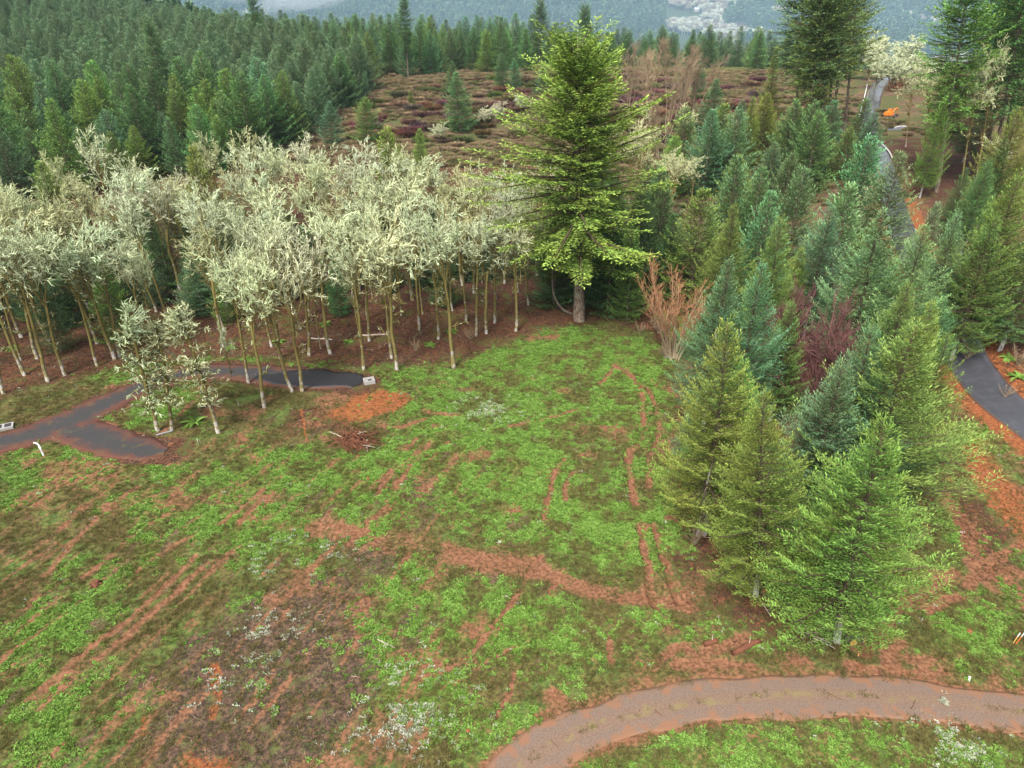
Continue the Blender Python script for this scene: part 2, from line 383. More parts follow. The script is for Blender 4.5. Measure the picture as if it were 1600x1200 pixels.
def broadleaf(name, seed, h=19., spread=3.6, fork=.50, leaders=4, l2=6, l3=5, ntw=6, twr=.085, twl=.9, lean=(0, 0), low=8, trunkr=.0112,
              mats=None, fine=True, wig=.10, white=.50, bough=1.0):
    """a leafless tree: mossy trunk with limbs, and a crown of lichen-crusted twigs"""
    r = np.random.default_rng(seed)
    tr, cr = G(), G()
    tb, td_, tl, tr_, tt = [], [], [], [], []
    def path(p, d, L, n, wob, upb):
        pts = [p]; d = nrm(d)
        for i in range(n):
            d = nrm(d + r.normal(0, wob, 3) + np.array([0, 0, upb])); p = p + d * L / n; pts.append(p)
        return np.array(pts), d
    fz = fork * h
    n = 7; zz = np.linspace(0, 1, n); f = zz ** 1.4
    P = np.stack([lean[0] * f * fz + np.cumsum(r.normal(0, wig, n)) * (zz > 0), lean[1] * f * fz + np.cumsum(r.normal(0, wig, n)) * (zz > 0), zz * fz], -1)
    r0 = trunkr * h
    tr.tube(P, r0 * (1.15 - .5 * zz), 7, a=1 - zz * .9)
    def sub(p, d, L, rad, lev, tint):
        pts, dl = path(p, d, L, 4 if lev < 2 else 3, .16 if lev < 2 else .26, .10 if lev < 2 else .05)
        k = len(pts)
        (tr if lev == 0 else cr).tube(pts, np.linspace(rad, rad * .45, k), 5 if lev == 0 else 4, a=(.1 if lev == 0 else np.linspace(tint, tint + .25, k)), cap=False)
        cnt = (l2, l3, ntw)[lev]
        for i in range(cnt):
            t = .22 + .78 * (i + r.random()) / cnt
            x = t * (k - 1); j = min(int(x), k - 2); q = pts[j] + (pts[j + 1] - pts[j]) * (x - j)
            dd = nrm(pts[j + 1] - pts[j]); pv = nrm(np.cross(dd, r.normal(0, 1, 3)))
            a = R_(r.uniform(25, 62)); nd = nrm(dd * math.cos(a) + pv * math.sin(a))
            if lev < 2:
                sub(q, nd, L * (.52 if lev == 0 else .55) * r.uniform(.7, 1.15), rad * .5, lev + 1, tint + .22)
            else:
                tb.append(q); td_.append(nd + np.array([0, 0, .18])); tl.append(twl * r.uniform(.5, 1.2)); tr_.append(twr * r.uniform(.6, 1.1))
                tt.append(min(1, .72 + .3 * r.random()))
        tb.append(pts[-1]); td_.append(dl); tl.append(twl * .9); tr_.append(twr); tt.append(.95)
    p0 = P[-1]; tdir = nrm(P[-1] - P[-2])
    for i in range(leaders):
        a = 6.283 * i / leaders + r.uniform(-.5, .5); ti = R_(r.uniform(9, 27)) if i else R_(4)
        nd = nrm(tdir + math.tan(ti) * np.array([math.cos(a), math.sin(a), 0]))
        q = P[-1] - (P[-1] - P[-2]) * r.uniform(0, 1.3)
        sub(q, nd, (h - fz) * r.uniform(.62, .8) * (1 if i else 1.1), r0 * .5, 0, .12)
    for i in range(low):                                        # short mossy side boughs up the trunk
        t = r.uniform(.22 if low > 40 else .35, 1.0); x = t * (n - 1); j = min(int(x), n - 2); q = P[j] + (P[j + 1] - P[j]) * (x - j)
        a = r.uniform(0, 6.28); d = nrm(np.array([math.cos(a), math.sin(a), r.uniform(-.1, .6)]))
        pts, dl = path(q, d, r.uniform(.8, 2.4) * bough, 3, .25, .05)
        cr.tube(pts, np.linspace(.06, .035, 4), 4, a=np.linspace(.1, .45, 4), cap=False)
        for kx in range(8):
            m = r.integers(1, 4); tb.append(pts[m]); td_.append(dl + r.normal(0, .6, 3)); tl.append(twl * r.uniform(.35, .8)); tr_.append(twr * .8); tt.append(.35 + .6 * t * r.random())
    tb, td_ = np.array(tb), nrm(np.array(td_)); tl, tr_, tt = map(np.array, (tl, tr_, tt))
    zr = np.clip((tb[:, 2] - fz * .9) / (h - fz) / .9, 0, 1); tt = np.clip(white + .72 * zr + r.normal(0, .13, len(tb)), .2, 1)
    cr.twigs(tb, td_, tl, tr_, r.normal(0, .36, tb.shape), np.maximum(0, tt - .22), tt)
    # second, shorter twigs forking off the first: the antler look
    m2 = r.random(len(tb)) < .55
    q = tb[m2] + td_[m2] * (tl[m2] * r.uniform(.35, .7, m2.sum()))[:, None]
    d2 = nrm(td_[m2] + r.normal(0, .75, (m2.sum(), 3)))
    cr.twigs(q, d2, tl[m2] * .6, tr_[m2] * .85, r.normal(0, .2, q.shape), np.maximum(0, tt[m2] - .1), tt[m2])
    if fine:
        q = tb + td_ * tl[:, None] * .8; d3 = nrm(td_ + r.normal(0, .4, tb.shape) + np.array([0, 0, .3]))
        cr.twigs(q, d3, tl * .8, .018, r.normal(0, .15, q.shape), .22, .25)
    mats = mats or (M['lichen'], M['mossbark'])
    return tr.mesh(name + '_trunk', mats[1], True), cr.mesh(name + '_crown', mats[0])

def multistem(name, seed, h=7., stems=14, spread=.45, mat='redtwig', side=9, fine=5, r0=.055, lo=.15):
    r = np.random.default_rng(seed)
    st, cr = G(), G()
    for i in range(stems):
        a = r.uniform(0, 6.28); k = spread * math.sqrt(r.random()); L = h * r.uniform(.6, 1.05)
        p = np.array([math.cos(a), math.sin(a), 0]) * r.uniform(0, .06) * h; d = nrm(np.array([math.cos(a) * k, math.sin(a) * k, 1.]))
        pts = [p]
        for j in range(5): d = nrm(d + r.normal(0, .06, 3) + np.array([0, 0, .05])); p = p + d * L / 5; pts.append(p)
        pts = np.array(pts); st.tube(pts, np.linspace(r0, r0 * .35, 6), 5, a=np.linspace(0, .6, 6))
        B, D, LL = [], [], []
        for s_ in range(side):
            t = lo + (1 - lo) * r.random() ** .8; x = t * 5; j = min(int(x), 4); q = pts[j] + (pts[j + 1] - pts[j]) * (x - j)
            nd = nrm(nrm(pts[j + 1] - pts[j]) + r.normal(0, .45, 3) + [0, 0, .2]); l = L * .30 * (1.1 - .6 * t) * r.uniform(.6, 1.2)
            B.append(q); D.append(nd); LL.append(l)
        B, D, LL = np.array(B), np.array(D), np.array(LL)
        cr.twigs(B, D, LL, r0 * .36, r.normal(0, .08, B.shape), .4, .7)
        n = len(B); q = np.repeat(B, fine, 0) + np.repeat(D * LL[:, None], fine, 0) * r.uniform(.2, 1, (n * fine, 1))
        d = nrm(np.repeat(D, fine, 0) + r.normal(0, .45, (n * fine, 3)) + [0, 0, .25])
        cr.twigs(q, d, np.repeat(LL, fine) * .6, r0 * .24, r.normal(0, .1, q.shape), .7, 1.)
    return st.mesh(name + '_stems', M[mat], True), cr.mesh(name + '_twigs', M[mat])

# ------------------------------------------------------------------ ground masks (metres)
def seg_dist(x, y, pts):
    d = np.full(x.shape, 1e9)
    for (x0, y0), (x1, y1) in zip(pts[:-1], pts[1:]):
        dx, dy = x1 - x0, y1 - y0; L2 = dx * dx + dy * dy + 1e-9
        t = np.clip(((x - x0) * dx + (y - y0) * dy) / L2, 0, 1)
        d = np.minimum(d, np.hypot(x - x0 - t * dx, y - y0 - t * dy))
    return d
def poly_in(x, y, pts):
    ins = np.zeros(x.shape, bool)
    for (x0, y0), (x1, y1) in zip(pts, np.roll(pts, -1, 0)):
        c = ((y0 > y) != (y1 > y)); ins ^= c & (x < (x1 - x0) * (y - y0) / (y1 - y0 + 1e-12) + x0)
    return ins
def spline(pts, n=8):
    p = np.asarray(pts, float); P = np.vstack([2 * p[0] - p[1], p, 2 * p[-1] - p[-2]]); out = []
    for i in range(len(p) - 1):
        a, b, c, d = P[i:i + 4]
        for t in np.linspace(0, 1, n, endpoint=False):
            out.append(.5 * (2 * b + (c - a) * t + (2 * a - 5 * b + 4 * c - d) * t * t + (3 * b - a - 3 * c + d) * t ** 3))
    return np.array(out + [p[-1]])

# (kind, half width m, rut depth m, picture points)
TRACKS = [
 ('dirt', 1.3, .05, [(500,820),(600,842),(680,858),(760,878),(840,890)]), ('dirt', .8, .04, [(840,890),(930,925),(1010,935),(1070,945)]),
 ('dirt', .34, .12, [(305,872),(255,920),(190,975),(140,1010),(80,1075)]), ('dirt', .34, .12, [(325,880),(270,930),(200,990),(150,1030)]),
 ('dirt', .3, .10, [(60,930),(20,965),(0,985)]), ('dirt', .3, .10, [(195,745),(140,785),(90,830)]), ('dirt', .3, .1, [(215,760),(160,800),(110,850),(70,900)]),
 ('dirt', .3, .08, [(440,745),(410,765),(375,795),(345,820)]), ('dirt', .3, .08, [(432,768),(400,790),(370,820)]),
 ('dirt', .3, .1, [(265,800),(215,830),(180,860),(130,900)]), ('dirt', .3, .1, [(305,835),(250,865),(215,890)]),
 ('dirt', .36, .14, [(650,685),(625,715),(600,752),(575,790)]), ('dirt', .36, .14, [(676,688),(640,730),(615,765),(595,800),(575,815)]),
 ('dirt', .4, .1, [(540,820),(520,840)]), ('dirt', .4, .1, [(570,825),(545,850)]),
 ('dirt', .30, .14, [(882,713),(865,740),(862,765),(855,790),(850,812)]), ('dirt', .26, .1, [(895,738),(885,760),(886,782)]),
 ('dirt', .40, .26, [(1003,615),(1004,655),(1002,690),(983,708),(985,745),(993,785)]), ('dirt', .36, .24, [(1012,605),(1024,640),(1028,680),(1015,715),(1014,760)]),
 ('dirt', .34, .2, [(1000,825),(1004,850),(1012,885),(1018,920),(1028,948)]), ('dirt', .34, .2, [(1024,818),(1030,850),(1042,885),(1052,915),(1062,940)]),
 ('dirt', .26, .1, [(655,1058),(700,1042),(735,1022),(760,990),(790,950),(820,905),(845,875)]), ('dirt', .2, .08, [(690,1072),(720,1062)]), ('dirt', .2, .08, [(735,1050),(780,1020),(810,1010)]),
 ('dirt', .3, .1, [(800,935),(825,895),(845,870)]), ('dirt', .2, .08, [(775,1122),(795,1085),(802,1050)]), ('dirt', .25, .08, [(860,925),(880,890)]),
 ('dirt', .5, .06, [(960,570),(985,585),(1000,605)]), ('dirt', .35, .06, [(800,665),(850,655),(900,640)]), ('dirt', .3, .06, [(940,600),(960,575)]), ('dirt', .5, .05, [(660,640),(710,650)]), ('dirt', .4, .05, [(620,668),(665,655)]),
 ('dirt', .25, .06, [(950,990),(955,1035)]), ('dirt', .6, .08, [(1010,920),(1030,945)]),
 ('dirt', .75, .16, [(1345,1015),(1375,975),(1400,950),(1440,925),(1490,895)]), ('dirt', .45, .14, [(1450,955),(1475,942),(1495,932)]), ('dirt', .7, .1, [(1405,1008),(1390,1030),(1400,1050)]),
 ('dirt', .7, .14, [(1480,775),(1505,820),(1525,870),(1560,905),(1610,935)]), ('dirt', .5, .12, [(1515,880),(1545,915),(1560,925)]), ('dirt', .5, .08, [(1510,915),(1550,880),(1600,850)]), ('dirt', .4, .08, [(1560,900),(1590,930),(1600,950)]),
 ('dirt', .5, .05, [(1060,1040),(1120,1040),(1180,1045)]), ('dirt', .4, .05, [(1020,1040),(1060,1010),(1085,1025)]), ('dirt', .55, .08, [(1100,1020),(1170,995)]), ('dirt', .5, .06, [(1330,1040),(1400,1055),(1470,1050)]),
 ('dirt', .3, .06, [(1440,780),(1450,840)]), ('dirt', .3, .06, [(230,700),(330,600)]),
 ('mulch', .3, .08, [(390,945),(330,985),(280,1020),(225,1070)]), ('mulch', .4, .04, [(600,640),(660,600)]), ('mulch', .15, .05, [(440,690),(420,740),(380,770)]),
 ('clay', .3, .05, [(335,1040),(338,1075),(333,1115)]), ('clay', .2, .05, [(226,1118),(226,1150)]), ('clay', .12, .02, [(480,690),(470,640)]),
]
PATCH = [
 ('dirt', .8, [(55,722),(150,705),(200,722),(190,748),(120,765),(60,758)]), ('dirt', 1.0, [(200,778),(290,760),(395,762),(370,788),(270,797),(200,790)]),
 ('dirt', .9, [(1000,905),(1060,900),(1140,900),(1110,945),(1040,950)]), ('litter', 1.5, [(1040,860),(1110,850),(1120,900),(1240,930),(1310,1000),(1250,1010),(1120,965),(1050,930)]),
 ('mulch', 1.1, [(215,1230),(228,1080),(290,1000),(370,940),(470,892),(560,880),(590,940),(600,1060),(560,1150),(520,1230)]),
 ('mulch', .8, [(540,845),(600,842),(625,890),(590,915),(545,880)]), ('mulch', .9, [(620,745),(690,738),(702,800),(650,803)]), ('mulch', .6, [(580,760),(600,760),(585,800),(572,790)]),
 ('clay', .5, [(500,655),(545,618),(600,607),(636,615),(628,640),(560,658)]), ('litter', .8, [(440,650),(500,630),(540,645),(560,665),(500,680),(445,680)]), ('clay', .5, [(290,1178),(370,1170),(375,1215),(300,1215)]),
 ('clay', .8, [(1500,690),(1530,680),(1570,740),(1620,790),(1620,870),(1560,800),(1500,730)]), ('litter', 1., [(1480,760),(1540,780),(1600,860),(1600,930),(1540,900),(1490,830)]),
 ('green', 1.2, [(240,1060),(310,990),(400,1000),(450,1030),(400,1090),(330,1060)]), ('green', 1.2, [(560,520),(1040,540),(1050,900),(900,900),(700,820),(560,700)]),
 ('green', 1.5, [(560,700),(620,720),(600,760),(520,780)]), ('green', 1.5, [(260,800),(420,780),(520,830),(500,900),(330,850)]), ('green', 1.5, [(620,900),(840,920),(960,1000),(900,1060),(640,1000)]),
 ('green', 1.5, [(0,1020),(120,1040),(200,1100),(120,1200),(0,1200)]), ('green', 2, [(950,1170),(1250,1130),(1610,1150),(1610,1260),(950,1260)]), ('green', 1.2, [(1000,960),(1300,1000),(1130,1010),(1000,1000)]), ('green', 1.5, [(1420,960),(1600,900),(1600,1060),(1430,1050)]),
]
LANE_PX = [(740,1260),(830,1185),(930,1135),(1060,1103),(1180,1088),(1300,1085),(1400,1090),(1500,1100),(1620,1117),(1760,1140)]
DRIVE_PX = [(-120,722),(0,692),(60,675),(130,648),(190,618),(240,596),(300,582),(370,580),(430,587),(490,592),(530,596),(556,600)]
DRIVE_HW = [2.2,2.3,3.0,3.3,2.3,1.6,1.8,2.3,3.0,3.2,2.4,.6]
SPUR_PX = [(85,668),(130,676),(170,690),(205,700),(235,705),(262,706)]
SPUR_HW = [2.0,2.8,2.9,2.6,1.9,.5]
ROAD_PX = [(1720,755),(1620,672),(1560,625),(1515,570),(1492,520),(1452,440),(1414,370),(1388,290),(1371,235),(1358,207),(1362,170),(1370,140),(1385,122),(1403,117),(1430,113)]
SIDE_PX = [(1362,203),(1390,202),(1425,200),(1460,205)]
LANE, DRIVE, SPUR, ROAD, SIDE = [spline(gw(p), 8) for p in (LANE_PX, DRIVE_PX, SPUR_PX, ROAD_PX, SIDE_PX)]
DRIVE_V, SPUR_V = [np.interp(np.arange(len(P_)), np.arange(len(h_)) * 8, h_) for P_, h_ in ((DRIVE, DRIVE_HW), (SPUR, SPUR_HW))]
LANE_W, DRIVE_W, SPUR_W, ROAD_W, SIDE_W = 1.75, 2.3, 2.6, 2.7, 2.2
TW = [(kd, wd * 1.22, dp * 1.2, spline(gw(p), 4)) for kd, wd, dp, p in TRACKS]
PW = [(kd, sf, gw(p)) for kd, sf, p in PATCH]
_a, _b = g(80, 1075)[:2], g(305, 872)[:2]; STREAK = (_b - _a) / np.linalg.norm(_b - _a)
EDGE = gw([(-200,640),(0,620),(90,597),(180,575),(330,555),(430,562),(560,575),(640,572),(720,565),(800,530),(850,515),(905,508),(960,503),(1010,520),(1060,560)])
FOREST = np.vstack([EDGE, [[22, 160], [22, 200], [-260, 200]]])
HEATH = gw([(300,215),(480,205),(540,150),(720,118),(830,114),(960,114),(1200,120),(1210,240),(1000,250),(820,235),(640,240)])
RIGHTW = np.vstack([gw([(1500,620),(1440,500),(1420,300)]), [[70, 230], [260, 230], [260, 60], [80, 60]]])
GROVE = gw([(1090,560),(1040,700),(1080,860),(1200,930),(1330,980),(1440,860),(1500,720),(1490,520),(1400,420),(1180,400)])

def soft(x, y, poly, s):
    m = np.zeros(x.shape); b0 = poly.min(0) - s * 2; b1 = poly.max(0) + s * 2
    k = (x > b0[0]) & (x < b1[0]) & (y > b0[1]) & (y < b1[1])
    if k.any():
        xs, ys = x[k], y[k]; d = seg_dist(xs, ys, np.vstack([poly, poly[:1]])); ins = poly_in(xs, ys, poly)
        m[k] = sm(-s, s, np.where(ins, d, -d))
    return m
def line(x, y, pts, wd, s):
    m = np.zeros(x.shape); b0 = pts.min(0) - wd - s; b1 = pts.max(0) + wd + s
    k = (x > b0[0]) & (x < b1[0]) & (y > b0[1]) & (y < b1[1])
    if k.any(): m[k] = 1 - sm(wd - s, wd + s, seg_dist(x[k], y[k], pts))
    return m
def masks(x, y):
    z = np.zeros(x.shape); o = {k: z.copy() for k in ('dirt', 'clay', 'mulch', 'litter', 'green', 'heath')}
    rut = z.copy()
    near = (1 - sm(110, 135, y)) * sm(-80, -30, x + y)
    wx = x + 2.6 * (fbm(x, y, 5, 61) - .5) + .9 * (fbm(x, y, 1.3, 63, 2) - .5); wy = y + 2.6 * (fbm(x, y, 5, 67) - .5) + .9 * (fbm(x, y, 1.3, 69, 2) - .5)
    n1 = fbm(x, y, 9, 21); n2 = fbm(x, y, 3.2, 31)
    o['green'] = near * np.clip((n1 - .50) * 3.2, 0, .6)
    o['dirt'] = near * np.clip((n2 - .555) * 3.2, 0, .75)
    sd0 = STREAK; a_ = x * sd0[0] + y * sd0[1]; b_ = -x * sd0[1] + y * sd0[0]
    st_ = fbm(a_ / 5.5, b_ / .55, 1.0, 131, 3); o['dirt'] = np.maximum(o['dirt'], near * sm(12, -12, x) * sm(85, 65, y) * np.clip((st_ - .57) * 4.5, 0, .75))
    o['mulch'] = np.maximum(o['mulch'], near * sm(20, -5, x) * np.clip((fbm(a_ / 4, b_ / 1.2, 1.0, 151, 3) - .60) * 4, 0, .6))
    for kd, sf, p in PW: o[kd] = np.maximum(o[kd], soft(wx, wy, p, sf * 2.1) * {'green': .70, 'mulch': .72, 'litter': .75, 'dirt': .62, 'clay': .80}.get(kd, .88))
    o['green'] = o['green'] * np.clip(.55 + (n1 - .35) * 2.2, .3, 1.15)
    for kd, wd, dp, p in TW:
        br = np.clip(.46 + 1.5 * (fbm(x, y, 2.6, 77) - .25), .38, .96) * (.82 if wd > 1.2 else 1)
        m = line(x + .25 * (wx - x), y + .25 * (wy - y), p, wd, wd * .6) * br; o[kd] = np.maximum(o[kd], m)
        rut += -dp * m + dp * .45 * np.clip(line(x, y, p, wd * 1.9, wd * .6) - line(x, y, p, wd * 1.15, wd * .5), 0, 1)
    f = soft(x, y, FOREST, 2.2); o['litter'] = np.maximum(o['litter'], f)
    o['litter'] = np.maximum(o['litter'], soft(x, y, RIGHTW, 2.0)); o['litter'] = np.maximum(o['litter'], soft(x, y, GROVE, 2.0))
    o['heath'] = np.maximum(soft(x, y, HEATH, 6.0), sm(125, 150, y) * (1 - sm(330, 420, y)) * .8)
    for k in ('green', 'dirt'): o[k] = o[k] * (1 - f)
    lane = line(x, y, LANE, LANE_W + .1, .5)
    o['dirt'] = np.maximum(o['dirt'], .8 * line(x, y, LANE, LANE_W + .45, .7))
    dr = np.maximum(line(x, y, DRIVE, DRIVE_W + .1, .8), line(x, y, SPUR, SPUR_W + .1, .3))
    o['litter'] = np.maximum(o['litter'], np.maximum(line(x, y, DRIVE, DRIVE_W + 1.1, .8), line(x, y, SPUR, SPUR_W + .4, .5)) * .95)
    rd = np.maximum(line(x, y, ROAD, ROAD_W + .2, .3), line(x, y, SIDE, SIDE_W, .4))
    o['clay'] = np.maximum(o['clay'], line(x, y, ROAD, ROAD_W + 2.4, 1.2) * (1 - sm(140, 205, y)) * .95)
    o['dirt'] = np.maximum(o['dirt'], line(x, y, ROAD, ROAD_W + 5, 2.5) * .5 * (1 - sm(180, 240, y)))
    o['_lane'], o['_drive'], o['_road'], o['_rut'], o['_forest'] = lane, dr, rd, rut, f
    return o

def micro(x, y, o):
    flat = np.maximum.reduce([o['_lane'], o['_drive'], o['_road']])
    z = (.22 * (fbm(x, y, 3.5, 41) - .5) + .12 * (fbm(x, y, .8, 51, 3) - .5)) * (1 - sm(150, 400, y)) + o['_rut']
    return z * (1 - flat) - .07 * flat

# ------------------------------------------------------------------ ground mesh (polar sheet about the camera's foot, out to the hills)
def build_ground():
    rr = [0, 6, 12, 17, 21]
    d = 24.0
    while d < 130: rr.append(d); d += .10 + .0024 * d
    while d < 3200: rr.append(d); d *= 1.022 if d < 500 else 1.035
    rr = np.array(rr)
    fine = np.linspace(-R_(48), R_(48), 760); coarse = np.linspace(R_(48), 2 * np.pi - R_(48), 60)[1:-1]
    th = np.concatenate([fine, coarse]); nR, nT = len(rr) - 1, len(th)
    X = (rr[1:, None] * np.sin(th)[None]).ravel(); Y = (rr[1:, None] * np.cos(th)[None]).ravel()
    o = masks(X, Y); Z = T(X, Y) + micro(X, Y, o)
    v = np.concatenate([[[0, 0, float(T(0, 0))]], np.stack([X, Y, Z], -1)])
    i = np.arange(nR - 1)[:, None] * nT; j = np.arange(nT)[None]; j2 = (j + 1) % nT
    q = (np.stack([i + j, i + nT + j, i + nT + j2, i + j2], -1).reshape(-1, 4) + 1)[:, ::-1]
    jj = np.arange(nT); t = np.stack([np.zeros(nT, int), 1 + (jj + 1) % nT, 1 + jj], -1)
    gm = G(); gm.add(v, q, t)
    me = gm.mesh('ground', M['ground'], True)
    for nm, ks in (('ma', ('dirt', 'clay', 'mulch')), ('mb', ('litter', 'green', 'heath'))):
        a = me.attributes.new(nm, 'FLOAT_COLOR', 'POINT'); arr = np.ones((len(v), 4), np.float32)
        for c, kx in enumerate(ks): arr[1:, c] = o[kx]
        arr[0, :3] = 0; a.data.foreach_set('color', arr.ravel())
    go = link('ground', me); go['kind'] = 'structure'

k = NT('ground_soil_and_weeds')
A = k.n("ShaderNodeSeparateColor"); k.l(k.attr('ma').outputs['Color'], A.inputs[0])
Bm = k.n("ShaderNodeSeparateColor"); k.l(k.attr('mb').outputs['Color'], Bm.inputs[0])
n1 = k.noise(.75, 6, .62); n2 = k.noise(3.2, 5, .65); n3 = k.noise(11, 3, .6); n4 = k.noise(.23, 4, .6); n5 = k.noise(1.6, 5, .65, dist=.6)
brk = k.math('ADD', k.math('MULTIPLY', n2, .45), k.math('MULTIPLY_ADD', n1, .40, k.math('MULTIPLY', n3, .15)))
brk = k.math('MULTIPLY_ADD', k.math('SUBTRACT', brk, .5), 3.4, .5, clamp=True)        # spread to an even 0..1
brk2 = k.math('ADD', k.math('MULTIPLY', k.noise(5.5, 5, .7), .6), k.math('MULTIPLY', n5, .4))
brk2 = k.math('MULTIPLY_ADD', k.math('SUBTRACT', brk2, .5), 3.4, .5, clamp=True)
def thr(m, w_=.20, nz=None):
    return k.step(k.math('ADD', m, nz or brk), 1 - w_, 1 + w_)
base = k.mix(k.step(n2, .38, .60), (.060, .052, .020), (.135, .125, .038))
base = k.mix(k.step(n5, .50, .62), base, (.115, .070, .036))
base = k.mix(k.step(n4, .46, .62), base, k.mix(k.step(n2, .4, .6), (.060, .100, .026), (.115, .160, .036)))
base = k.mix(k.math('MULTIPLY', k.step(n3, .60, .70), .6), base, (.035, .032, .018))
heath = k.mix(k.step(k.noise(.22, 8, .75), .42, .58), (.100, .055, .044), (.150, .105, .052))
heath = k.mix(k.step(k.noise(.12, 8, .72), .46, .56), heath, (.080, .088, .030))
heath = k.mix(k.step(n2, .55, .75), heath, (.055, .035, .028))
litter = k.mix(k.step(n2, .38, .62), (.034, .022, .016), (.115, .050, .030))
litter = k.mix(k.step(n4, .50, .64), litter, k.mix(n2, (.045, .05, .018), (.10, .105, .03)))
litter = k.mix(k.math('MULTIPLY', k.step(n3, .60, .70), .5), litter, (.25, .13, .07))
green = k.mix(k.step(n2, .40, .60), (.070, .105, .020), (.130, .210, .036))
green = k.mix(k.step(n3, .54, .68), green, (.055, .070, .022))
mulch = k.mix(k.step(n5, .40, .60), (.032, .022, .020), k.mix(k.step(n2, .4, .6), (.064, .040, .028), (.140, .085, .055)))
mulch = k.mix(k.math('MULTIPLY', k.step(n3, .57, .68), .75), mulch, (.23, .145, .095))
mulch = k.mix(k.step(n1, .54, .62), mulch, k.mix(n3, (.06, .085, .025), (.13, .11, .05)))
dirt = k.mix(k.step(n2, .38, .62), (.125, .056, .030), (.245, .118, .064))
dirt = k.mix(k.step(n3, .60, .72), dirt, (.15, .06, .035))
clay = k.mix(k.step(n2, .38, .62), (.165, .050, .020), (.310, .110, .040))
clay = k.mix(k.step(n3, .56, .68), clay, (.12, .045, .022))
col = k.mix(thr(Bm.outputs[2], .2), base, heath)
col = k.mix(thr(Bm.outputs[1], .22, brk2), col, green)
col = k.mix(thr(Bm.outputs[0]), col, litter)
col = k.mix(thr(A.outputs[2], .2, brk2), col, mulch)
col = k.mix(thr(A.outputs[0], .30), col, dirt)
col = k.mix(thr(A.outputs[1], .28, brk2), col, clay)
yv = k.n("ShaderNodeSeparateXYZ"); k.l(k.pos(), yv.inputs[0])
far = k.mix(k.step(k.noise(.012, 5, .6), .52, .62), (.045, .065, .03), (.17, .14, .07))
col = k.mix(k.step(yv.outputs[1], 420, 520), col, far)
M['ground'] = k.bsdf(col, .95, .12, bump=k.math('ADD', n2, k.math('MULTIPLY', n3, .5)), bstr=.55, bdist=.14)
build_ground()

# ------------------------------------------------------------------ roads: strips that follow the terrain, edges turned down into the ground
def strip(name, pts, hw, mat, lift, nx=8, kind='structure', wob=.18):
    p = np.asarray(pts); d = np.concatenate([[0], np.cumsum(np.hypot(*np.diff(p, axis=0).T))])
    s = np.arange(0, d[-1], .6 if d[-1] < 150 else 1.2); c = np.stack([np.interp(s, d, p[:, 0]), np.interp(s, d, p[:, 1])], -1)
    if not np.isscalar(hw): hw = np.interp(s, d, hw)
    tg = np.gradient(c, axis=0); tg /= np.linalg.norm(tg, axis=1)[:, None]; nn = np.stack([tg[:, 1], -tg[:, 0]], -1)
    u = np.concatenate([[-1.01], np.linspace(-1, 1, nx), [1.01]]); rows = []
    lw = hw + wob * (vn(s, 0 * s, 2.2, 5) - .5) * 2; rw = hw + wob * (vn(s, 0 * s, 2.2, 8) - .5) * 2
    for kx in u:
        ww = np.where(kx < 0, lw, rw); q = c + nn * (kx * ww)[:, None]
        z = T(q[:, 0], q[:, 1]) + lift - .03 * kx * kx - (.22 if abs(kx) > 1 else 0)
        rows.append(np.stack([q[:, 0], q[:, 1], z], -1))
    V = np.stack(rows, 1); n, m = V.shape[:2]
    i = np.arange(n - 1)[:, None] * m; j = np.arange(m - 1)[None]
    q = np.stack([i + j, i + j + 1, i + m + j + 1, i + m + j], -1).reshape(-1, 4)
    gm = G(); gm.add(V.reshape(-1, 3), q, a=np.tile(np.abs(u), n)); o = link(name, gm.mesh(name, mat, True)); o['kind'] = kind
    return o
k = NT('gravel'); n2 = k.noise(9, 5, .7); n1 = k.noise(.8, 5, .6); u = k.attr('tint').outputs['Fac']
n3 = k.noise(26, 3, .7); c = k.mix(k.step(n2, .38, .62), (.150, .095, .066), (.205, .138, .098)); c = k.mix(k.math('MULTIPLY', k.step(n3, .60, .70), .6), c, (.29, .22, .18)); c = k.mix(k.math('MULTIPLY', k.step(n3, .40, .32), .6), c, (.085, .055, .042))
wheel = k.math('MULTIPLY', k.step(u, .18, .38), k.math('SUBTRACT', 1.0, k.step(u, .72, .95)))
c = k.mix(k.math('MULTIPLY', wheel, .5), c, k.mix(k.step(n2, .38, .62), (.125, .092, .074), (.185, .142, .118)))
c = k.mix(k.step(k.math('ADD', n1, k.math('MULTIPLY', u, .35)), .70, .86), c, (.22, .115, .068))
c = k.mix(k.math('MULTIPLY', k.step(k.math('SUBTRACT', n1, k.math('MULTIPLY', u, .5)), .44, .56), .6), c, (.20, .165, .07))
M['gravel'] = k.bsdf(c, .95, .15, bump=n2, bstr=.5, bdist=.05)
k = NT('old_asphalt'); n2 = k.noise(6, 5, .7); n1 = k.noise(.6, 5, .6); u = k.attr('tint').outputs['Fac']
c = k.mix(n2, (.032, .031, .032), (.062, .060, .060))
c = k.mix(k.step(k.noise(22, 2, .5), .66, .72), c, (.12, .11, .09))
c = k.mix(k.step(k.math('ADD', k.math('MULTIPLY', k.math('ADD', n1, n2), .5), k.math('MULTIPLY', u, .34)), .60, .78), c, k.mix(n2, (.075, .035, .028), (.14, .06, .04)))
c = k.mix(k.math('MULTIPLY', k.step(n1, .56, .66), .35), c, (.095, .10, .045))
M['oldasphalt'] = k.bsdf(c, .95, .12, bump=n2, bdist=.02)
k = NT('new_asphalt'); n2 = k.noise(14, 4, .7); n1 = k.noise(.3, 4); u = k.attr('tint').outputs['Fac']
c = k.mix(n2, (.040, .040, .048), (.070, .070, .080))
yy_ = k.n('ShaderNodeSeparateXYZ'); k.l(k.pos(), yy_.inputs[0])
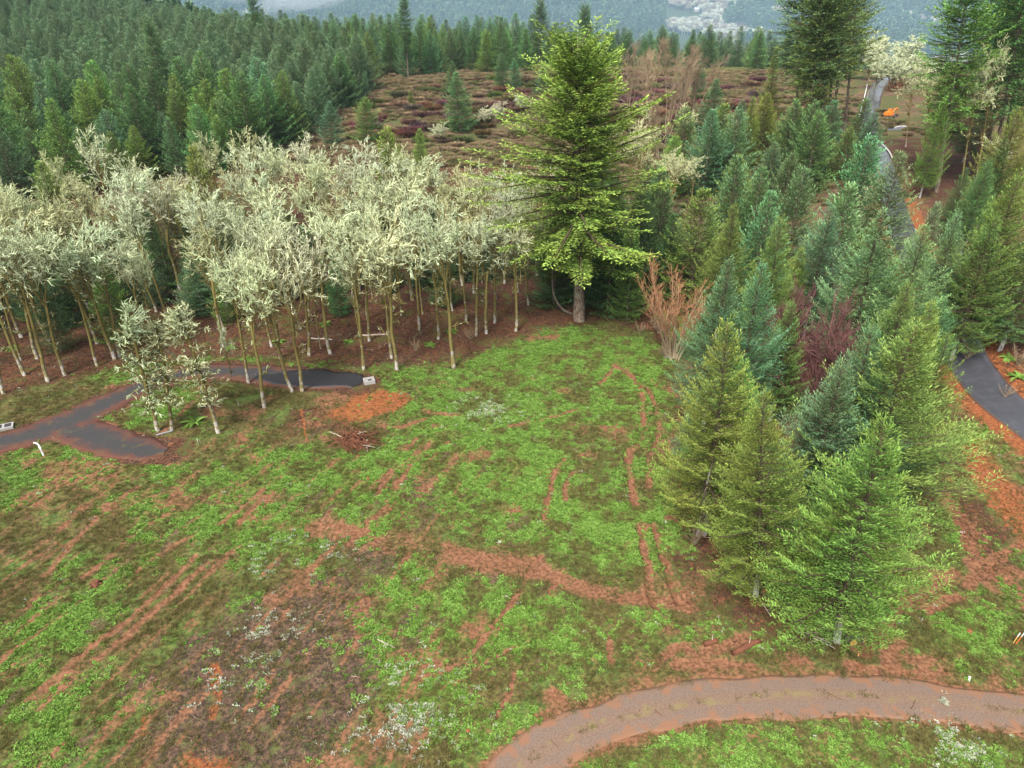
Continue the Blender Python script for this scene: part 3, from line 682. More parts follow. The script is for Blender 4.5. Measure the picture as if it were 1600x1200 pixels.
c = k.mix(k.math('MULTIPLY', k.step(k.noise(1.1, 5, .7), .5, .62), .35), c, (.10, .10, .11)); c = k.mix(k.math('MULTIPLY', k.step(u, .86, .99), .8), c, (.12, .055, .03))
M['newasphalt'] = k.bsdf(c, k.math('MULTIPLY_ADD', n1, .25, k.math('MULTIPLY_ADD', k.step(yy_.outputs[1], 150, 230), -.16, .24)), .8, bump=n2, bstr=.15, bdist=.008)
k = NT('wet_asphalt'); n2 = k.noise(5, 5, .7); c = k.mix(n2, (.012, .012, .016), (.03, .029, .034)); c = k.mix(k.step(k.noise(1.6, 5, .7), .58, .66), c, (.07, .035, .028)); M['wetasphalt'] = k.bsdf(c, .45, .4, bump=n2, bdist=.01)
strip('gravel_track', LANE, LANE_W, M['gravel'], .02, 14, wob=.4)
strip('paved_drive', DRIVE, DRIVE_V, M['oldasphalt'], .03, 8, wob=.45)
DARK = spline(gw([(400, 588), (450, 590), (500, 592), (540, 594), (556, 603)]), 8)
strip('wet_asphalt_patch', DARK, np.interp(np.arange(len(DARK)), [0, 6, 16, 26, 32], [.5, 2.0, 2.5, 2.2, .6]), M['wetasphalt'], .045, 8, wob=.5)
strip('paved_spur', SPUR, SPUR_V, M['oldasphalt'], .02, 8, wob=.5)
strip('asphalt_road', ROAD, ROAD_W, M['newasphalt'], .05, 8, wob=.05)
strip('side_road', SIDE, SIDE_W, M['newasphalt'], .035, 6, wob=.1)
# ------------------------------------------------------------------ tree kinds (prototype meshes shared by all copies)
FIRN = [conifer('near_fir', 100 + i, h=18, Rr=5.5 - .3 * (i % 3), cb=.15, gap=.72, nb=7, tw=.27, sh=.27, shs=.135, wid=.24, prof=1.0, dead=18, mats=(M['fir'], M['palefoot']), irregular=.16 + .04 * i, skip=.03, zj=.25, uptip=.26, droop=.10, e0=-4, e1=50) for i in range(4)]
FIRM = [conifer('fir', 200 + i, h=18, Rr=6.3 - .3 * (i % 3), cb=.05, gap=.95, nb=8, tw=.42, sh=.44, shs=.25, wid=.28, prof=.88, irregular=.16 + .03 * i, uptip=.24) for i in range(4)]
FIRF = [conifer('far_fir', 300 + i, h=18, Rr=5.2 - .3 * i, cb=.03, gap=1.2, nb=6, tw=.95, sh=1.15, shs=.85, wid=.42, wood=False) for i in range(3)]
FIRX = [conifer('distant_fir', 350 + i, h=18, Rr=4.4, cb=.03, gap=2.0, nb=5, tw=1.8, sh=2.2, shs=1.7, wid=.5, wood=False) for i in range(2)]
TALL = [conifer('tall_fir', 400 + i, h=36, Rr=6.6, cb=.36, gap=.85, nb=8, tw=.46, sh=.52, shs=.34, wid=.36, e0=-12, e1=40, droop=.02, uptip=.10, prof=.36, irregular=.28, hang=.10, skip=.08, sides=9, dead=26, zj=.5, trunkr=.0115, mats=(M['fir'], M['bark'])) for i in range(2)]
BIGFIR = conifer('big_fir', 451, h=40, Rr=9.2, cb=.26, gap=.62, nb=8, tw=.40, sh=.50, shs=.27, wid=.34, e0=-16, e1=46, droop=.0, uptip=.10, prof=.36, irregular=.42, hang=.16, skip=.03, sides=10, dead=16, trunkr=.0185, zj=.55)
LICH = [broadleaf('lichen_tree', 500 + i, h=19, fork=.50 + .06 * (i % 3), leaders=3 + i % 2, low=6 + 3 * (i % 3), lean=(.02 * (i - 3), .03), l2=5, l3=4, ntw=4, twr=.066, twl=.80) for i in range(6)]
LICL = [broadleaf('low_lichen_tree', 550 + i, h=15, fork=.84, leaders=2, l2=4, l3=3, ntw=4, low=64, lean=(-.03, .02), twr=.062, twl=.85, white=.75, bough=1.0) for i in range(2)]
OAK = [broadleaf('lichen_oak', 570 + i, h=11, fork=.22, leaders=6, l2=6, l3=4, ntw=5, low=0, twr=.13, twl=1.1, trunkr=.02, fine=False) for i in range(2)]
RED = multistem('red_osier', 600, h=9, stems=26, spread=.34, mat='redtwig', side=9, fine=4, r0=.06, lo=.35)
PURP = [multistem('purple_tree', 620 + i, h=9, stems=6, spread=.3, mat='purpletwig', side=26, fine=7, r0=.075, lo=.2) for i in range(2)]
TAN = [multistem('tan_tree', 640 + i, h=17, stems=4, spread=.18, mat='tantwig', side=24, fine=6, r0=.11, lo=.4) for i in range(2)]
THICK = [multistem('bare_shrub', 660 + i, h=2.6, stems=16, spread=.9, mat='tantwig', side=8, fine=3, r0=.03) for i in range(2)]

TINT = {'blue': (1.0, 1.26, 1.65), 'green': (1.25, 1.32, .80), 'yellow': (1.60, 1.45, .75), 'dark': (.70, .88, .80), 'pale': (1.40, 1.42, 1.75), 'mid': (1.0, 1.2, 1.2)}
def jit(c, r=.08): return tuple(x * (1 + random.uniform(-r, r)) for x in c) + (1.0,)

def plant(name, protos, h0, label, cat, base, h, group=None, lean=None, width=1.0, tint='mid', part=('trunk', 'crown'), sink=.15, proto=None):
    p = protos[random.randrange(len(protos))] if proto is None else protos[proto]
    o = thing(name, label, cat, (base[0], base[1], float(T(base[0], base[1])) - sink), group)
    rz = random.uniform(0, 6.28); s = h / h0
    q = Euler((0, 0, rz)).to_quaternion()
    if lean is not None: q = Vector((0, 0, 1)).rotation_difference(Vector(lean).normalized()) @ q
    o.rotation_mode = 'QUATERNION'; o.rotation_quaternion = q; o.scale = (s * width, s * width, s)
    for nm, me in zip(part, p):
        c = link(nm, me, o); c.color = jit(TINT[tint] if isinstance(tint, str) else tint, .10 if isinstance(tint, str) else .035)
    return o

def upright(bu, bv, tu, tv, maxlean=7):
    """base from its pixel, height and lean from the tip's pixel, tip above the base in depth"""
    b = g(bu, bv); d = ray(tu, tv); t = b[1] / d[1]; tip = np.array([0, 0, CAM_H]) + d * t; v = tip - b
    h = float(np.linalg.norm(v)); l = math.degrees(math.atan2(math.hypot(v[0], v[1]), v[2]))
    if l > maxlean: v = np.array([v[0] * maxlean / l, v[1] * maxlean / l, v[2]])
    return b, h, v

# ---- the big old fir in the middle and its small bent neighbour
b, h, v = upright(905, 500, 905, 62)
plant('old_fir', [BIGFIR], 40, 'huge old fir with thick bare lower trunk at the top of the clearing', 'fir tree', b, h, lean=v, tint=(1.8, 1.55, .8), width=1.25)
def curved_tree(name, label, pts_px, depth_off, h_last, r):
    gm = G(); b = g(*pts_px[0]); P = []
    for u_, v_ in pts_px:
        d = ray(u_, v_); t = (b[1] + depth_off) / d[1]; P.append(np.array([0, 0, CAM_H]) + d * t)
    P = np.array(P); P[0] = b - [0, 0, .2]; o = thing(name, label, 'tree', tuple(P[0]))
    sp = spline(P[:, :2], 5), spline(P[:, 1:], 5); L = np.stack([sp[0][:, 0], sp[0][:, 1], sp[1][:, 1]], -1) - P[0]
    gm.tube(L, np.linspace(r, r * .4, len(L)), 7, a=.4); link('trunk', gm.mesh(name + '_trunk', M['bark'], True), o)
    c = link('crown', FIRM[1][1], o); c.location = tuple(L[-1] - [0, 0, h_last * .35]); c.scale = (.42, .42, h_last / 18); c.color = (1.2, 1.15, .65, 1)
curved_tree('bent_fir', 'small fir whose bare trunk curves out from the foot of the huge old fir', [(897, 491), (878, 482), (866, 462), (863, 435), (864, 400)], 0, 9.5, .26)

# ---- young firs of the grove on the right, placed one by one: (tip, base or height, tint, width, label)
GF = [
 ((1378, 648), (1308, 1003), 'green', 1.12, 'bright green fir with short white trunk nearest the gravel track'),
 ((1196, 606), (1181, 930), 'yellow', .95, 'yellow green fir with bare twigs round its white trunk, left of the nearest fir'),
 ((1136, 497), (1100, 835), 'yellow', .95, 'light green fir on the clearing edge behind the dead grey snag'),
 ((1138, 405), 17.5, 'blue', .90, 'tall blue green fir on the clearing side of the grove, beside the red stemmed bush'),
 ((1189, 412), 17.5, 'blue', .82, 'slim blue green fir between the purple bare tree and the clearing edge'),
 ((1428, 505), 19, 'green', 1.28, 'broad dense fir with wide skirts above the rocky orange bank'),
 ((1368, 505), 18, 'blue', .90, 'blue green fir to the right of the purple bare tree'),
 ((1318, 560), 16.5, 'blue', .95, 'blue tinted fir just right below the purple bare tree'),
 ((1478, 520), 15, 'green', .85, 'fir with branches reaching over the black asphalt bend'),
 ((1384, 328), 19, 'pale', 1.05, 'pale silvery fir in the middle of the grove with sweeping white tipped boughs'),
 ((1446, 352), 18, 'pale', .95, 'pale grey green fir right of the silvery fir in the grove'),
 ((1503, 330), 17, 'pale', .78, 'pale narrow fir at the right edge of the grove beside the orange bank'),
 ((1464, 318), 13.5, 'pale', .70, 'small pale fir in front of the strip of orange soil'),
 ((1362, 212), 19, 'blue', 1.0, 'blue green fir whose tip overlaps the lower end of the wet road'),
 ((1408, 238), 18, 'pale', .98, 'narrow fir beside the lower end of the wet road'),
 ((1330, 288), 18, 'pale', .95, 'grey green fir behind the silvery fir on its left'),
 ((1300, 318), 17, 'blue', .9, 'bluish fir in the middle of the grove below the tall bare trunks'),
 ((1256, 258), 19, 'mid', .85, 'fir at the foot of the tall bare trunks'),
 ((1222, 338), 18, 'green', .85, 'green fir rising behind the small light green fir of the grove'),
 ((1252, 386), 12, 'yellow', .8, 'small light green fir in the middle of the grove'),
 ((1158, 245), 19, 'blue', .95, 'blue green fir behind the broad fir left of the grove'),
 ((1186, 262), 18, 'mid', .85, 'dark green fir between the broad fir and the tall trunks'),
 ((1100, 296), 20, 'green', 1.22, 'broad green fir standing above the red stemmed bush'),
 ((1150, 320), 17, 'green', .9, 'green fir right of the broad fir above the red bush'),
 ((1200, 300), 17, 'blue', .85, 'blue green fir in the back row of the grove left of the trunks'),
 ((1420, 440), 15, 'green', .9, 'green fir squeezed between the silvery fir and the broad dense fir'),
 ((1090, 620), 9, 'blue', .8, 'low blue green fir at the clearing edge below the red stemmed bush'),
 ((1460, 470), 14, 'yellow', .9, 'yellowish fir above the bend of the black asphalt'),
 ((1240, 470), 13, 'green', .85, 'green fir behind the purple bare tree'),
 ((1170, 560), 14, 'green', .9, 'green fir hemmed in between the light green and the purple tree'),
 ((1390, 590), 15, 'blue', .9, 'blue green fir directly behind the nearest fir'),
 ((1055, 335), 15, 'dark', .95, 'dark green fir left of the broad fir at the forest edge'),
 ((1005, 300), 19, 'dark', .95, 'dark fir standing right behind the huge old fir'),
 ((960, 330), 17, 'dark', 1.0, 'dark shaded fir close behind the trunk of the huge old fir'),
 ((870, 330), 16, 'dark', 1.0, 'dark shaded fir behind the huge old fir on its left side'),
]
for tip, bs, ti, wd, lab in GF:
    if isinstance(bs, tuple): b, h, v = upright(*bs, *tip)
    else: h = bs * (1.22 if tip[0] > 1120 else 1.0); b, v = topfoot(*tip, h), (random.uniform(-.02, .02), 0, 1)
    nearer = b[1] < 105
    plant('fir_tree', FIRN if nearer else FIRM, 18, lab, 'fir tree', b, h, 'young firs of the grove', lean=v, width=wd * (1.0 if isinstance(bs, tuple) else 1.08), tint=ti)
b, h, v = upright(980, 500, 988, 345)
plant('slender_fir', FIRM, 18, 'thin young fir with a bare pale stem right of the huge old fir', 'fir tree', b, h, lean=v, width=.75, tint='green')

# ---- tall firs with bare trunks: left of the far road, and along the right edge
TF = [((1294, -170), (1279, 262), 'mid', 1.0, 'tall fir with long bare trunk left of the wet road, frontmost of the trio'), ((1328, -150), (1300, 235), 'yellow', 1.0, 'tall fir left of the wet road, trunk nearest the road'),
 ((1258, -60), (1262, 262), 'green', .9, 'tall fir left of the wet road, trunk farthest from the road'), ((1350, -120), (1318, 215), 'mid', .9, 'tall fir behind the trio of bare trunks beside the road'),
 ((1505, -60), (1463, 300), 'green', .9, 'tall fir with pale leaning trunk right of the wet road'), ((1600, -190), (1562, 262), 'yellow', 1.15, 'tallest fir at the right edge with thick grey leaning trunk'), ((1540, -140), (1525, 235), 'yellow', 1.1, 'tall fir behind the thick grey leaning trunk'),
 ((1572, -60), (1545, 300), 'mid', 1.0, 'dark tall fir under the tallest fir at the right edge'), ((1632, -80), (1600, 290), 'green', 1.1, 'tall fir cut by the right border above the asphalt'), ((1478, 110), (1470, 270), 'yellow', .7, 'thin tall fir right of the orange digger'), ((1252, -110), (1240, 235), 'mid', 1.0, 'tall fir in the back row of the trio of bare trunks'), ((1318, -80), (1290, 225), 'mid', 1.0, 'tall fir hidden behind the frontmost of the trio'), ((1566, -110), (1540, 245), 'mid', 1.2, 'tall dark fir filling the gap behind the thick grey trunk')]
for tip, bs, ti, wd, lab in TF:
    b, h, v = upright(*bs, *tip); plant('tall_fir', TALL, 36, lab, 'fir tree', b, h, 'tall firs with bare trunks', lean=v, width=wd * 46 / max(h, 24), tint=ti)
RF = [((1215, 72), 27, 'yellow', .62, 'mossy branched yellow green fir left of the trio of bare trunks'), ((1178, 150), 20, 'yellow', .8, 'lower mossy fir at the left side of the tall trunks'), ((1480, 150), 22, 'green', .7, 'shaggy fir just right of the side road'), ((1570, 215), 19, 'dark', .9, 'dark fir below the tallest fir at the right edge'), ((1592, 268), 25, 'green', 1.1, 'large green fir on the right border beyond the orange bank'), ((1560, 335), 21, 'green', 1.0, 'green fir with layered boughs right of the orange bank'),
 ((1640, 330), 20, 'mid', 1.1, 'fir half outside the right border'), ((1545, 250), 18, 'mid', 1.0, 'fir under the tall firs at the right, above the orange bank'), ((1510, 262), 15, 'dark', .9, 'shaded fir at the foot of the tall firs right of the far road'), ((1592, 170), 24, 'yellow', 1.1, 'yellow green fir high on the right border'), ((1540, 130), 20, 'mid', 1.0, 'fir between the thick grey trunk and the thin tall fir')]
for tip, hh, ti, wd, lab in RF: plant('fir_tree', FIRN, 18, lab, 'fir tree', topfoot(*tip, hh), hh, 'firs along the asphalt road', width=wd, tint=ti)

# ---- pale lichen trees along the front edge of the wood: base pixel, tip pixel, kind, label
FT = [((75, 596), (5, 330), 0, 'leaning mossy tree with pale trunk foot, third from the left border'), ((101, 586), (55, 335), 0, 'leaning mossy tree just right of the pale footed leaning one'), ((152, 573), (95, 335), 0, 'pale leaning tree left of the twin trunks by the drive'),
 ((179, 562), (112, 330), 0, 'left trunk of the close pair above the paved drive'), ((187, 558), (150, 345), 0, 'right trunk of the close pair above the paved drive'), ((58, 560), (20, 345), 0, 'mossy tree standing a little behind the leaning group at the left'),
 ((32, 563), (-30, 360), 0, 'bare grey trunk at the left border'), ((5, 615), (-40, 400), 0, 'dark mossy trunk cut by the left border with blue tape'),
 ((246, 672), (212, 462), 1, 'small antler-branched lichen tree on the island, left one'), ((268, 672), (255, 480), 1, 'small lichen tree on the island with a white pipe at its foot'), ((341, 677), (285, 452), 1, 'thick bushy lichen tree on the island nearest the clearing'),
 ((374, 637), (340, 500), 2, 'thin bare pale pole on the island'), ((413, 637), (365, 395), 0, 'white footed lichen tree at the right end of the island'), ((457, 612), (392, 375), 0, 'left of two mossy trunks in the dark end of the drive'), ((472, 612), (430, 360), 0, 'right of two mossy trunks in the dark end of the drive'),
 ((388, 598), (350, 385), 0, 'mossy tree rising from the far side of the paved drive'), ((438, 560), (398, 330), 0, 'pale footed tree behind the dark end of the drive'), ((483, 556), (470, 330), 0, 'slim tree behind the end of the drive'), ((516, 553), (478, 320), 0, 'lichen tree left of the white footed pair by the concrete box'),
 ((568, 578), (538, 340), 0, 'white footed lichen tree behind the concrete box'), ((612, 560), (590, 340), 0, 'left trunk of the forked lichen tree right of the concrete box'), ((620, 578), (605, 335), 0, 'white footed lichen tree right of the concrete box'), ((577, 533), (560, 320), 0, 'mossy tree a step behind the concrete box tree'),
 ((685, 530), (672, 330), 0, 'pale tree just left of the broad crowned lichen tree'), ((709, 575), (690, 310), 0, 'broad crowned lichen tree with white foot, frontmost by the clearing'), ((744, 525), (738, 320), 0, 'lichen tree with curved mossy stem right of the broad crowned one'), ((760, 521), (757, 320), 0, 'slim mossy tree in the close trio left of the huge old fir'),
 ((773, 505), (775, 310), 0, 'rearmost of the close trio left of the huge old fir'), ((806, 517), (800, 330), 0, 'lichen tree nearest to the huge old fir'), ((655, 515), (640, 300), 0, 'mossy lichen tree in the second row behind the clearing')]
for (bs, tip, kd, lab) in FT:
    b, h, v = upright(*bs, *tip, maxlean=13)
    if kd == 2: pr, h0, wd = LICH, 19, .35
    else: pr, h0, wd = (LICL, 15, 1.0) if kd == 1 else (LICH, 19, 1.0)
    plant('lichen_tree', pr, h0, lab, 'lichen tree', b, h, 'pale lichen trees along the wood edge', lean=v, width=wd * (1.25 if kd == 1 else 1) * random.uniform(.8, 1.02), tint=random.choice([(1, 1, 1), (1.04, 1.04, .95), (.93, 1.02, .97)]))

# ---- the wood behind them
used = [tuple(o.location[:2]) for o in C.objects if o.name.startswith(('lichen_tree', 'fir_tree', 'slender', 'old_fir', 'tall'))]
def free(x, y, d): return all((x - a) ** 2 + (y - b_) ** 2 > d * d for a, b_ in used)
def scatter(n, poly, dmin, tries=6000):
    b0, b1 = poly.min(0), poly.max(0); out = []
    pts = rng.uniform(b0, b1, (tries, 2)); ins = poly_in(pts[:, 0], pts[:, 1], poly)
    for x, y in pts[ins]:
        if len(out) >= n: break
        if free(x, y, dmin): out.append((x, y)); used.append((x, y))
    return out
back = gw([(-60, 300), (0, 300), (250, 300), (500, 310), (700, 330), (830, 330)])
WOOD = np.vstack([EDGE[:11] + [0, 2.5], [[9, 140], [-25, 150], [-60, 152], [-95, 140], [-120, 128]]])
EAST = lambda x: 'on the left of the wood' if x < -45 else ('in the middle of the wood' if x < -15 else 'in the wood beside the huge old fir')
def depth(y): return 'second row' if y < 108 else ('middle rows' if y < 126 else 'hindmost rows')
for x, y in scatter(100, WOOD, 4.4):
    ln = (-.06 * random.random() - .04 * (x < -30), random.uniform(-.03, .06), 1)
    hh = random.choice([15.5, 18, 19.5, 22]) * random.uniform(.96, 1.05); wd_ = random.uniform(.75, 1.15); a = f"{EAST(x)}, {depth(y)}"; a0 = ('tall' if hh > 20 else ('short' if hh < 18.4 else 'middling')) + (' broad crowned' if wd_ > 1.05 else ' narrow crowned')
    plant('lichen_tree', LICH, 19, f'{a0} lichen tree {a}', 'lichen tree', (x, y), hh, f'{a0} lichen trees {a}', lean=ln, width=wd_, tint=random.choice([(1, 1, 1), (1.06, 1.05, .95), (.95, 1.02, .98), (.95, .94, .8), (.86, .82, .68)]))
for x, y in scatter(60, WOOD, 2.3):
    hh = random.uniform(13, 18); d_ = depth(y)
    plant('lichen_tree', LICH, 19, f'thin lichen pole {EAST(x)}, {d_}', 'lichen tree', (x, y), hh, f'thin poles {EAST(x)}, {d_}', lean=(random.uniform(-.09, .03), random.uniform(-.03, .06), 1), width=random.uniform(.45, .65), tint=(.95, .95, .85))
for (u_, v_), hh, ti, lab in [((300, 230), 22, 'yellow', 'green fir poking above the pale crowns on the left'), ((605, 197), 23, 'yellow', 'light green fir rising out of the pale crowns in the middle'), ((62, 252), 20, 'green', 'fir poking out of the pale crowns near the left border'), ((150, 395), 14, 'green', 'low fir under the leaning mossy trunks at the left'),
  ((430, 345), 13, 'dark', 'dark understorey fir between the lichen trunks'), ((230, 330), 14, 'dark', 'shaded fir behind the small island trees'), ((340, 420), 9, 'green', 'small fir in the shade behind the drive'), ((520, 400), 10, 'dark', 'dark small fir behind the white footed trees'), ((655, 202), 13, 'yellow', 'small light green fir on the heath just beyond the pale wood'), ((60, 440), 11, 'dark', 'dark fir under the trees by the left border'), ((690, 380), 11, 'dark', 'dark fir in the shade behind the broad crowned lichen tree')]:
    plant('fir_tree', FIRM, 18, lab, 'fir tree', topfoot(u_, v_, hh), hh, 'firs among the lichen trees', tint=ti, width=.9)
for x, y in scatter(24, np.array([[-105, 95], [-60, 104], [-10, 118], [5, 122], [5, 150], [-105, 140]], float), 2.2):
    plant('fir_tree', FIRM, 18, 'dark young fir in the shade under the lichen trees', 'fir tree', (x, y), random.uniform(5, 11), 'understorey firs of the lichen wood', tint='dark', width=1.2)
for x, y in scatter(12, np.array([[8, 112], [26, 112], [34, 150], [8, 150]], float), 4.0):
    plant('fir_tree', FIRM, 18, 'dark fir in the thick of the stand behind the huge old fir', 'fir tree', (x, y), random.uniform(14, 19), 'dark firs behind the huge old fir', tint='dark', width=1.1)
gr2 = gw([(1130, 560), (1130, 500), (1180, 440), (1330, 420), (1470, 470), (1490, 620), (1420, 720), (1300, 760), (1200, 740)])
for x, y in scatter(7, gr2, 5.0):
    plant('fir_tree', FIRN, 18, 'green fir packed into the thick of the grove', 'fir tree', (x, y), random.uniform(12, 15), 'firs hidden in the thick of the grove', tint=random.choice(['blue', 'green', 'mid']), width=1.0)

# ---- firs on the slope beyond
for (bs, tip, ti, wd, lab) in [((720, 206), (712, 113), 'mid', 1.05, 'lone bushy fir on the heath left of the huge old fir'), ((704, 150), (707, 96), 'mid', .9, 'narrow fir just behind the lone heath fir'), ((518, 224), (515, 158), 'blue', 1.15, 'round blue fir at the near edge of the heath'), ((572, 224), (570, 151), 'green', 1.2, 'broad green fir beside the round blue fir'),
  ((430, 190), (430, 126), 'green', 1.1, 'bright fir with spread boughs at the stand edge'), ((483, 190), (481, 140), 'mid', .9, 'slim fir between the stand and the round blue fir'), ((533, 168), (530, 82), 'mid', 1.2, 'big dark fir at the left end of the heath'), ((570, 155), (570, 112), 'blue', .8, 'small blue fir at the heath edge'),
  ((785, 138), (783, 83), 'mid', 1.0, 'fir on the heath edge left of the old fir top'), ((805, 138), (803, 92), 'blue', .9, 'right of two firs on the heath edge'), ((848, 150), (848, 102), 'blue', 1.0, 'blue fir half hidden by the old fir'), ((1093, 146), (1094, 97), 'mid', 1.05, 'lone dark fir on the reddish heath'), ((1061, 134), (1061, 97), 'mid', .55, 'thin fir among the bare tan trees'), ((642, 160), (641, 140), 'green', 1.1, 'tiny fir alone in the middle of the heath'),
  ((210, 222), (208, 163), 'green', 1.0, 'fir standing right behind the pale crowns'), ((470, 172), (470, 135), 'mid', 1.0, 'small fir at the right side of the left stand'), ((435, 212), (435, 185), 'blue', 1.2, 'low round fir beside the pale crowns')]:
    b, h, v = upright(*bs, *tip); plant('fir_tree', FIRM, 18, lab, 'fir tree', b, h, 'firs standing free on the heath', lean=v, width=wd * 1.15, tint=ti)
ridge = np.array([[-72, 318], [-60, 340], [-30, 356], [9, 372], [14, 430], [-95, 430], [-90, 330]], float)
leftst = np.array([[-170, 168], [-125, 172], [-100, 180], [-76, 198], [-68, 228], [-62, 252], [-58, 280], [-62, 318], [-90, 330], [-95, 430], [-200, 430], [-330, 400], [-280, 300]], float)
def bluet(): return random.choice(['blue', 'mid', 'mid', 'dark', 'green'])
TONE = {'blue': 'blue green', 'mid': 'plain green', 'dark': 'dark', 'green': 'bright green', 'yellow': 'yellow green'}
def nth(v, cuts, words): return words[sum(v > c for c in cuts)]
for x, y in scatter(46, ridge, 6.2):
    row = nth(y, (352, 385), ('front', 'middle', 'rear')); sd_ = nth(x / y, (-.17, -.08), ('left', 'middle', 'right')); ti = bluet(); hh = random.choice([18, 23]) * random.uniform(.96, 1.06); a = f"{'tall' if hh > 20.5 else 'short'} {TONE[ti]} fir"
    plant('fir_tree', FIRM, 18, f'{a}, {row} row, {sd_} part of the stand behind the heath', 'fir tree', (x, y), hh, f'{a}s behind the heath, {row} {sd_}', tint=ti, width=1.05)
lp = sorted(scatter(900, leftst, 6.4, 9000), key=lambda p: p[1])
for x, y in lp[:112]:
    row = nth(y, (205, 240, 275), ('first', 'second', 'third', 'fourth')); sd_ = nth(x / y, (-.62, -.5, -.38), ('left border', 'left half', 'right half', 'right end')); ti = random.choice(['mid', 'green', 'green', 'blue', 'dark']); hh = random.choice([14, 18, 22] if y < 215 else [16, 20, 25]) * random.uniform(.94, 1.06)
    a = f"{'tall' if hh > 21 else ('middling' if hh > 17 else 'short')} {TONE[ti]} fir"
    plant('fir_tree', FIRM, 18, f'{a} in the {row} row above the pale crowns, {sd_}', 'fir tree', (x, y), hh, f'{a}s of the left stand, {row} row, {sd_}', tint=ti, width=random.uniform(1.0, 1.3))
LEFT_REST = lp[112:]
belt = np.array([[18, 395], [60, 385], [110, 380], [160, 372], [172, 420], [120, 450], [20, 450]], float)
for x, y in scatter(28, belt, 7.0):
    sd_ = nth(x, (70, 120), ('left', 'middle', 'right')); ti = bluet()
    plant('fir_tree', FIRM, 18, f'{TONE[ti]} fir in the {sd_} part of the low belt beyond the heath', 'fir tree', (x, y), random.uniform(15, 20), f'{TONE[ti]} firs of the belt, {sd_}', tint=ti, width=1.15)
for (u_, v_), lab in [((392, -10), 'tall grey fir towering over the left stand at the top border'), ((845, 0), 'tall thin fir beyond the heath, left of two'), ((915, 8), 'tall thin fir beyond the heath, right of two'), ((230, 28), 'broad grey fir spreading above the left stand'), ((630, -5), 'fir top showing over the middle of the ridge stand')]:
    plant('tall_fir', TALL, 36, lab, 'fir tree', topfoot(u_, v_, 32), 32, 'tall firs over the far stands', width=.8, tint='mid')

# ---- bare red, purple and tan trees
b, h, v = upright(1052, 560, 1062, 418); plant('red_stemmed_bush', [RED], 9, 'tall vase shaped bush of bare orange red stems at the clearing edge', 'bush', b, h, lean=v, tint=(1.05, 1., .95), part=('stem', 'crown'), width=1.15)
for (bs, tip, lab) in [((1262, 640), (1262, 480), 'bare purple brown tree in a gap of the grove, left of its pair'), ((1300, 640), (1302, 490), 'bare purple brown tree in a gap of the grove, right of its pair')]:
    b, h, v = upright(*bs, *tip); plant('bare_tree', PURP, 9, lab, 'tree', topfoot(*tip, 15), 15, 'bare purple trees in the grove', part=('stem', 'crown'), tint=(1, 1, 1))
for (bs, tip, lab) in [((985, 195), (985, 80), 'bare tan tree nearest the old fir top'), ((1015, 205), (1012, 78), 'bare tan tree second from the old fir top'), ((1040, 215), (1045, 80), 'bare tan tree in the middle of the heath row'), ((1068, 200), (1070, 85), 'bare tan tree around the thin fir'), ((1085, 195), (1088, 85), 'bare tan tree farthest right in the heath row'), ((1030, 250), (1028, 160), 'bare pinkish tan tree low in front of the heath row'), ((152, 120), (152, 82), 'bare tan round tree among the dark firs at the upper left')]:
    b, h, v = upright(*bs, *tip); plant('bare_tree', TAN, 17, lab, 'tree', b, h, 'bare tan trees', part=('stem', 'crown'), tint=(.85, .80, .72), width=1.1)
for (bs, tip, wd, lab) in [((1050, 330), (1065, 225), 1.0, 'bare lichen tree right of the huge old fir'), ((1000, 330), (1000, 190), .9, 'yellowish lichen tree tangled with the old fir'), ((1080, 320), (1085, 240), .8, 'small lichen tree left of the broad fir'), ((1520, 300), (1480, 70), 1., 'tangled lichen tree right of the far road'), ((1440, 250), (1450, 95), 1., 'grey lichen tree behind the thin tall fir'), ((1545, 330), (1540, 205), .9, 'mossy dead looking tree below the thick grey trunk'), ((1500, 300), (1440, 120), .9, 'olive bare tree leaning towards the far road'), ((1415, 230), (1425, 105), .8, 'bare grey tree beside the orange digger')]:
    b, h, v = upright(*bs, *tip); plant('lichen_tree', LICH, 19, lab, 'lichen tree', b, h, 'scattered lichen trees on the right', lean=v, width=wd * 19 / h, tint=(1, .97, .85))
for (u_, v_), hh, lab in [((690, 197), 5, 'small white lichen bush alone on the heath'), ((780, 165), 6, 'low white thicket left of the old fir'), ((760, 172), 5, 'low white thicket beside the lone heath fir'), ((812, 152), 6, 'white bush behind the low thicket'), ((865, 82), 6, 'pale bush at the foot of the fir belt')]:
    plant('lichen_bush', OAK, 11, lab, 'bush', topfoot(u_, v_, hh), hh, 'white lichen bushes on the heath', width=1.3, tint=(.9, .85, .85))
for i, ((u_, v_), hh) in enumerate([((1155, 58), 12), ((1185, 62), 11), ((1135, 70), 10), ((1385, 62), 14), ((1370, 75), 13), ((1405, 82), 13), ((1425, 55), 15), ((1440, 60), 15), ((1395, 95), 11), ((1375, 95), 11), ((1430, 88), 12), ((1445, 95), 11), ((1365, 60), 14)]):
    a = 'beyond the end of the wet road' if u_ > 1300 else 'beyond the right end of the heath'
    plant('lichen_oak', OAK, 11, f'round white lichen oak {a}', 'oak tree', topfoot(u_, v_, hh), hh, f'white oaks {a}', width=1.25, tint=(.95, .97, .93), part=('trunk', 'crown'))

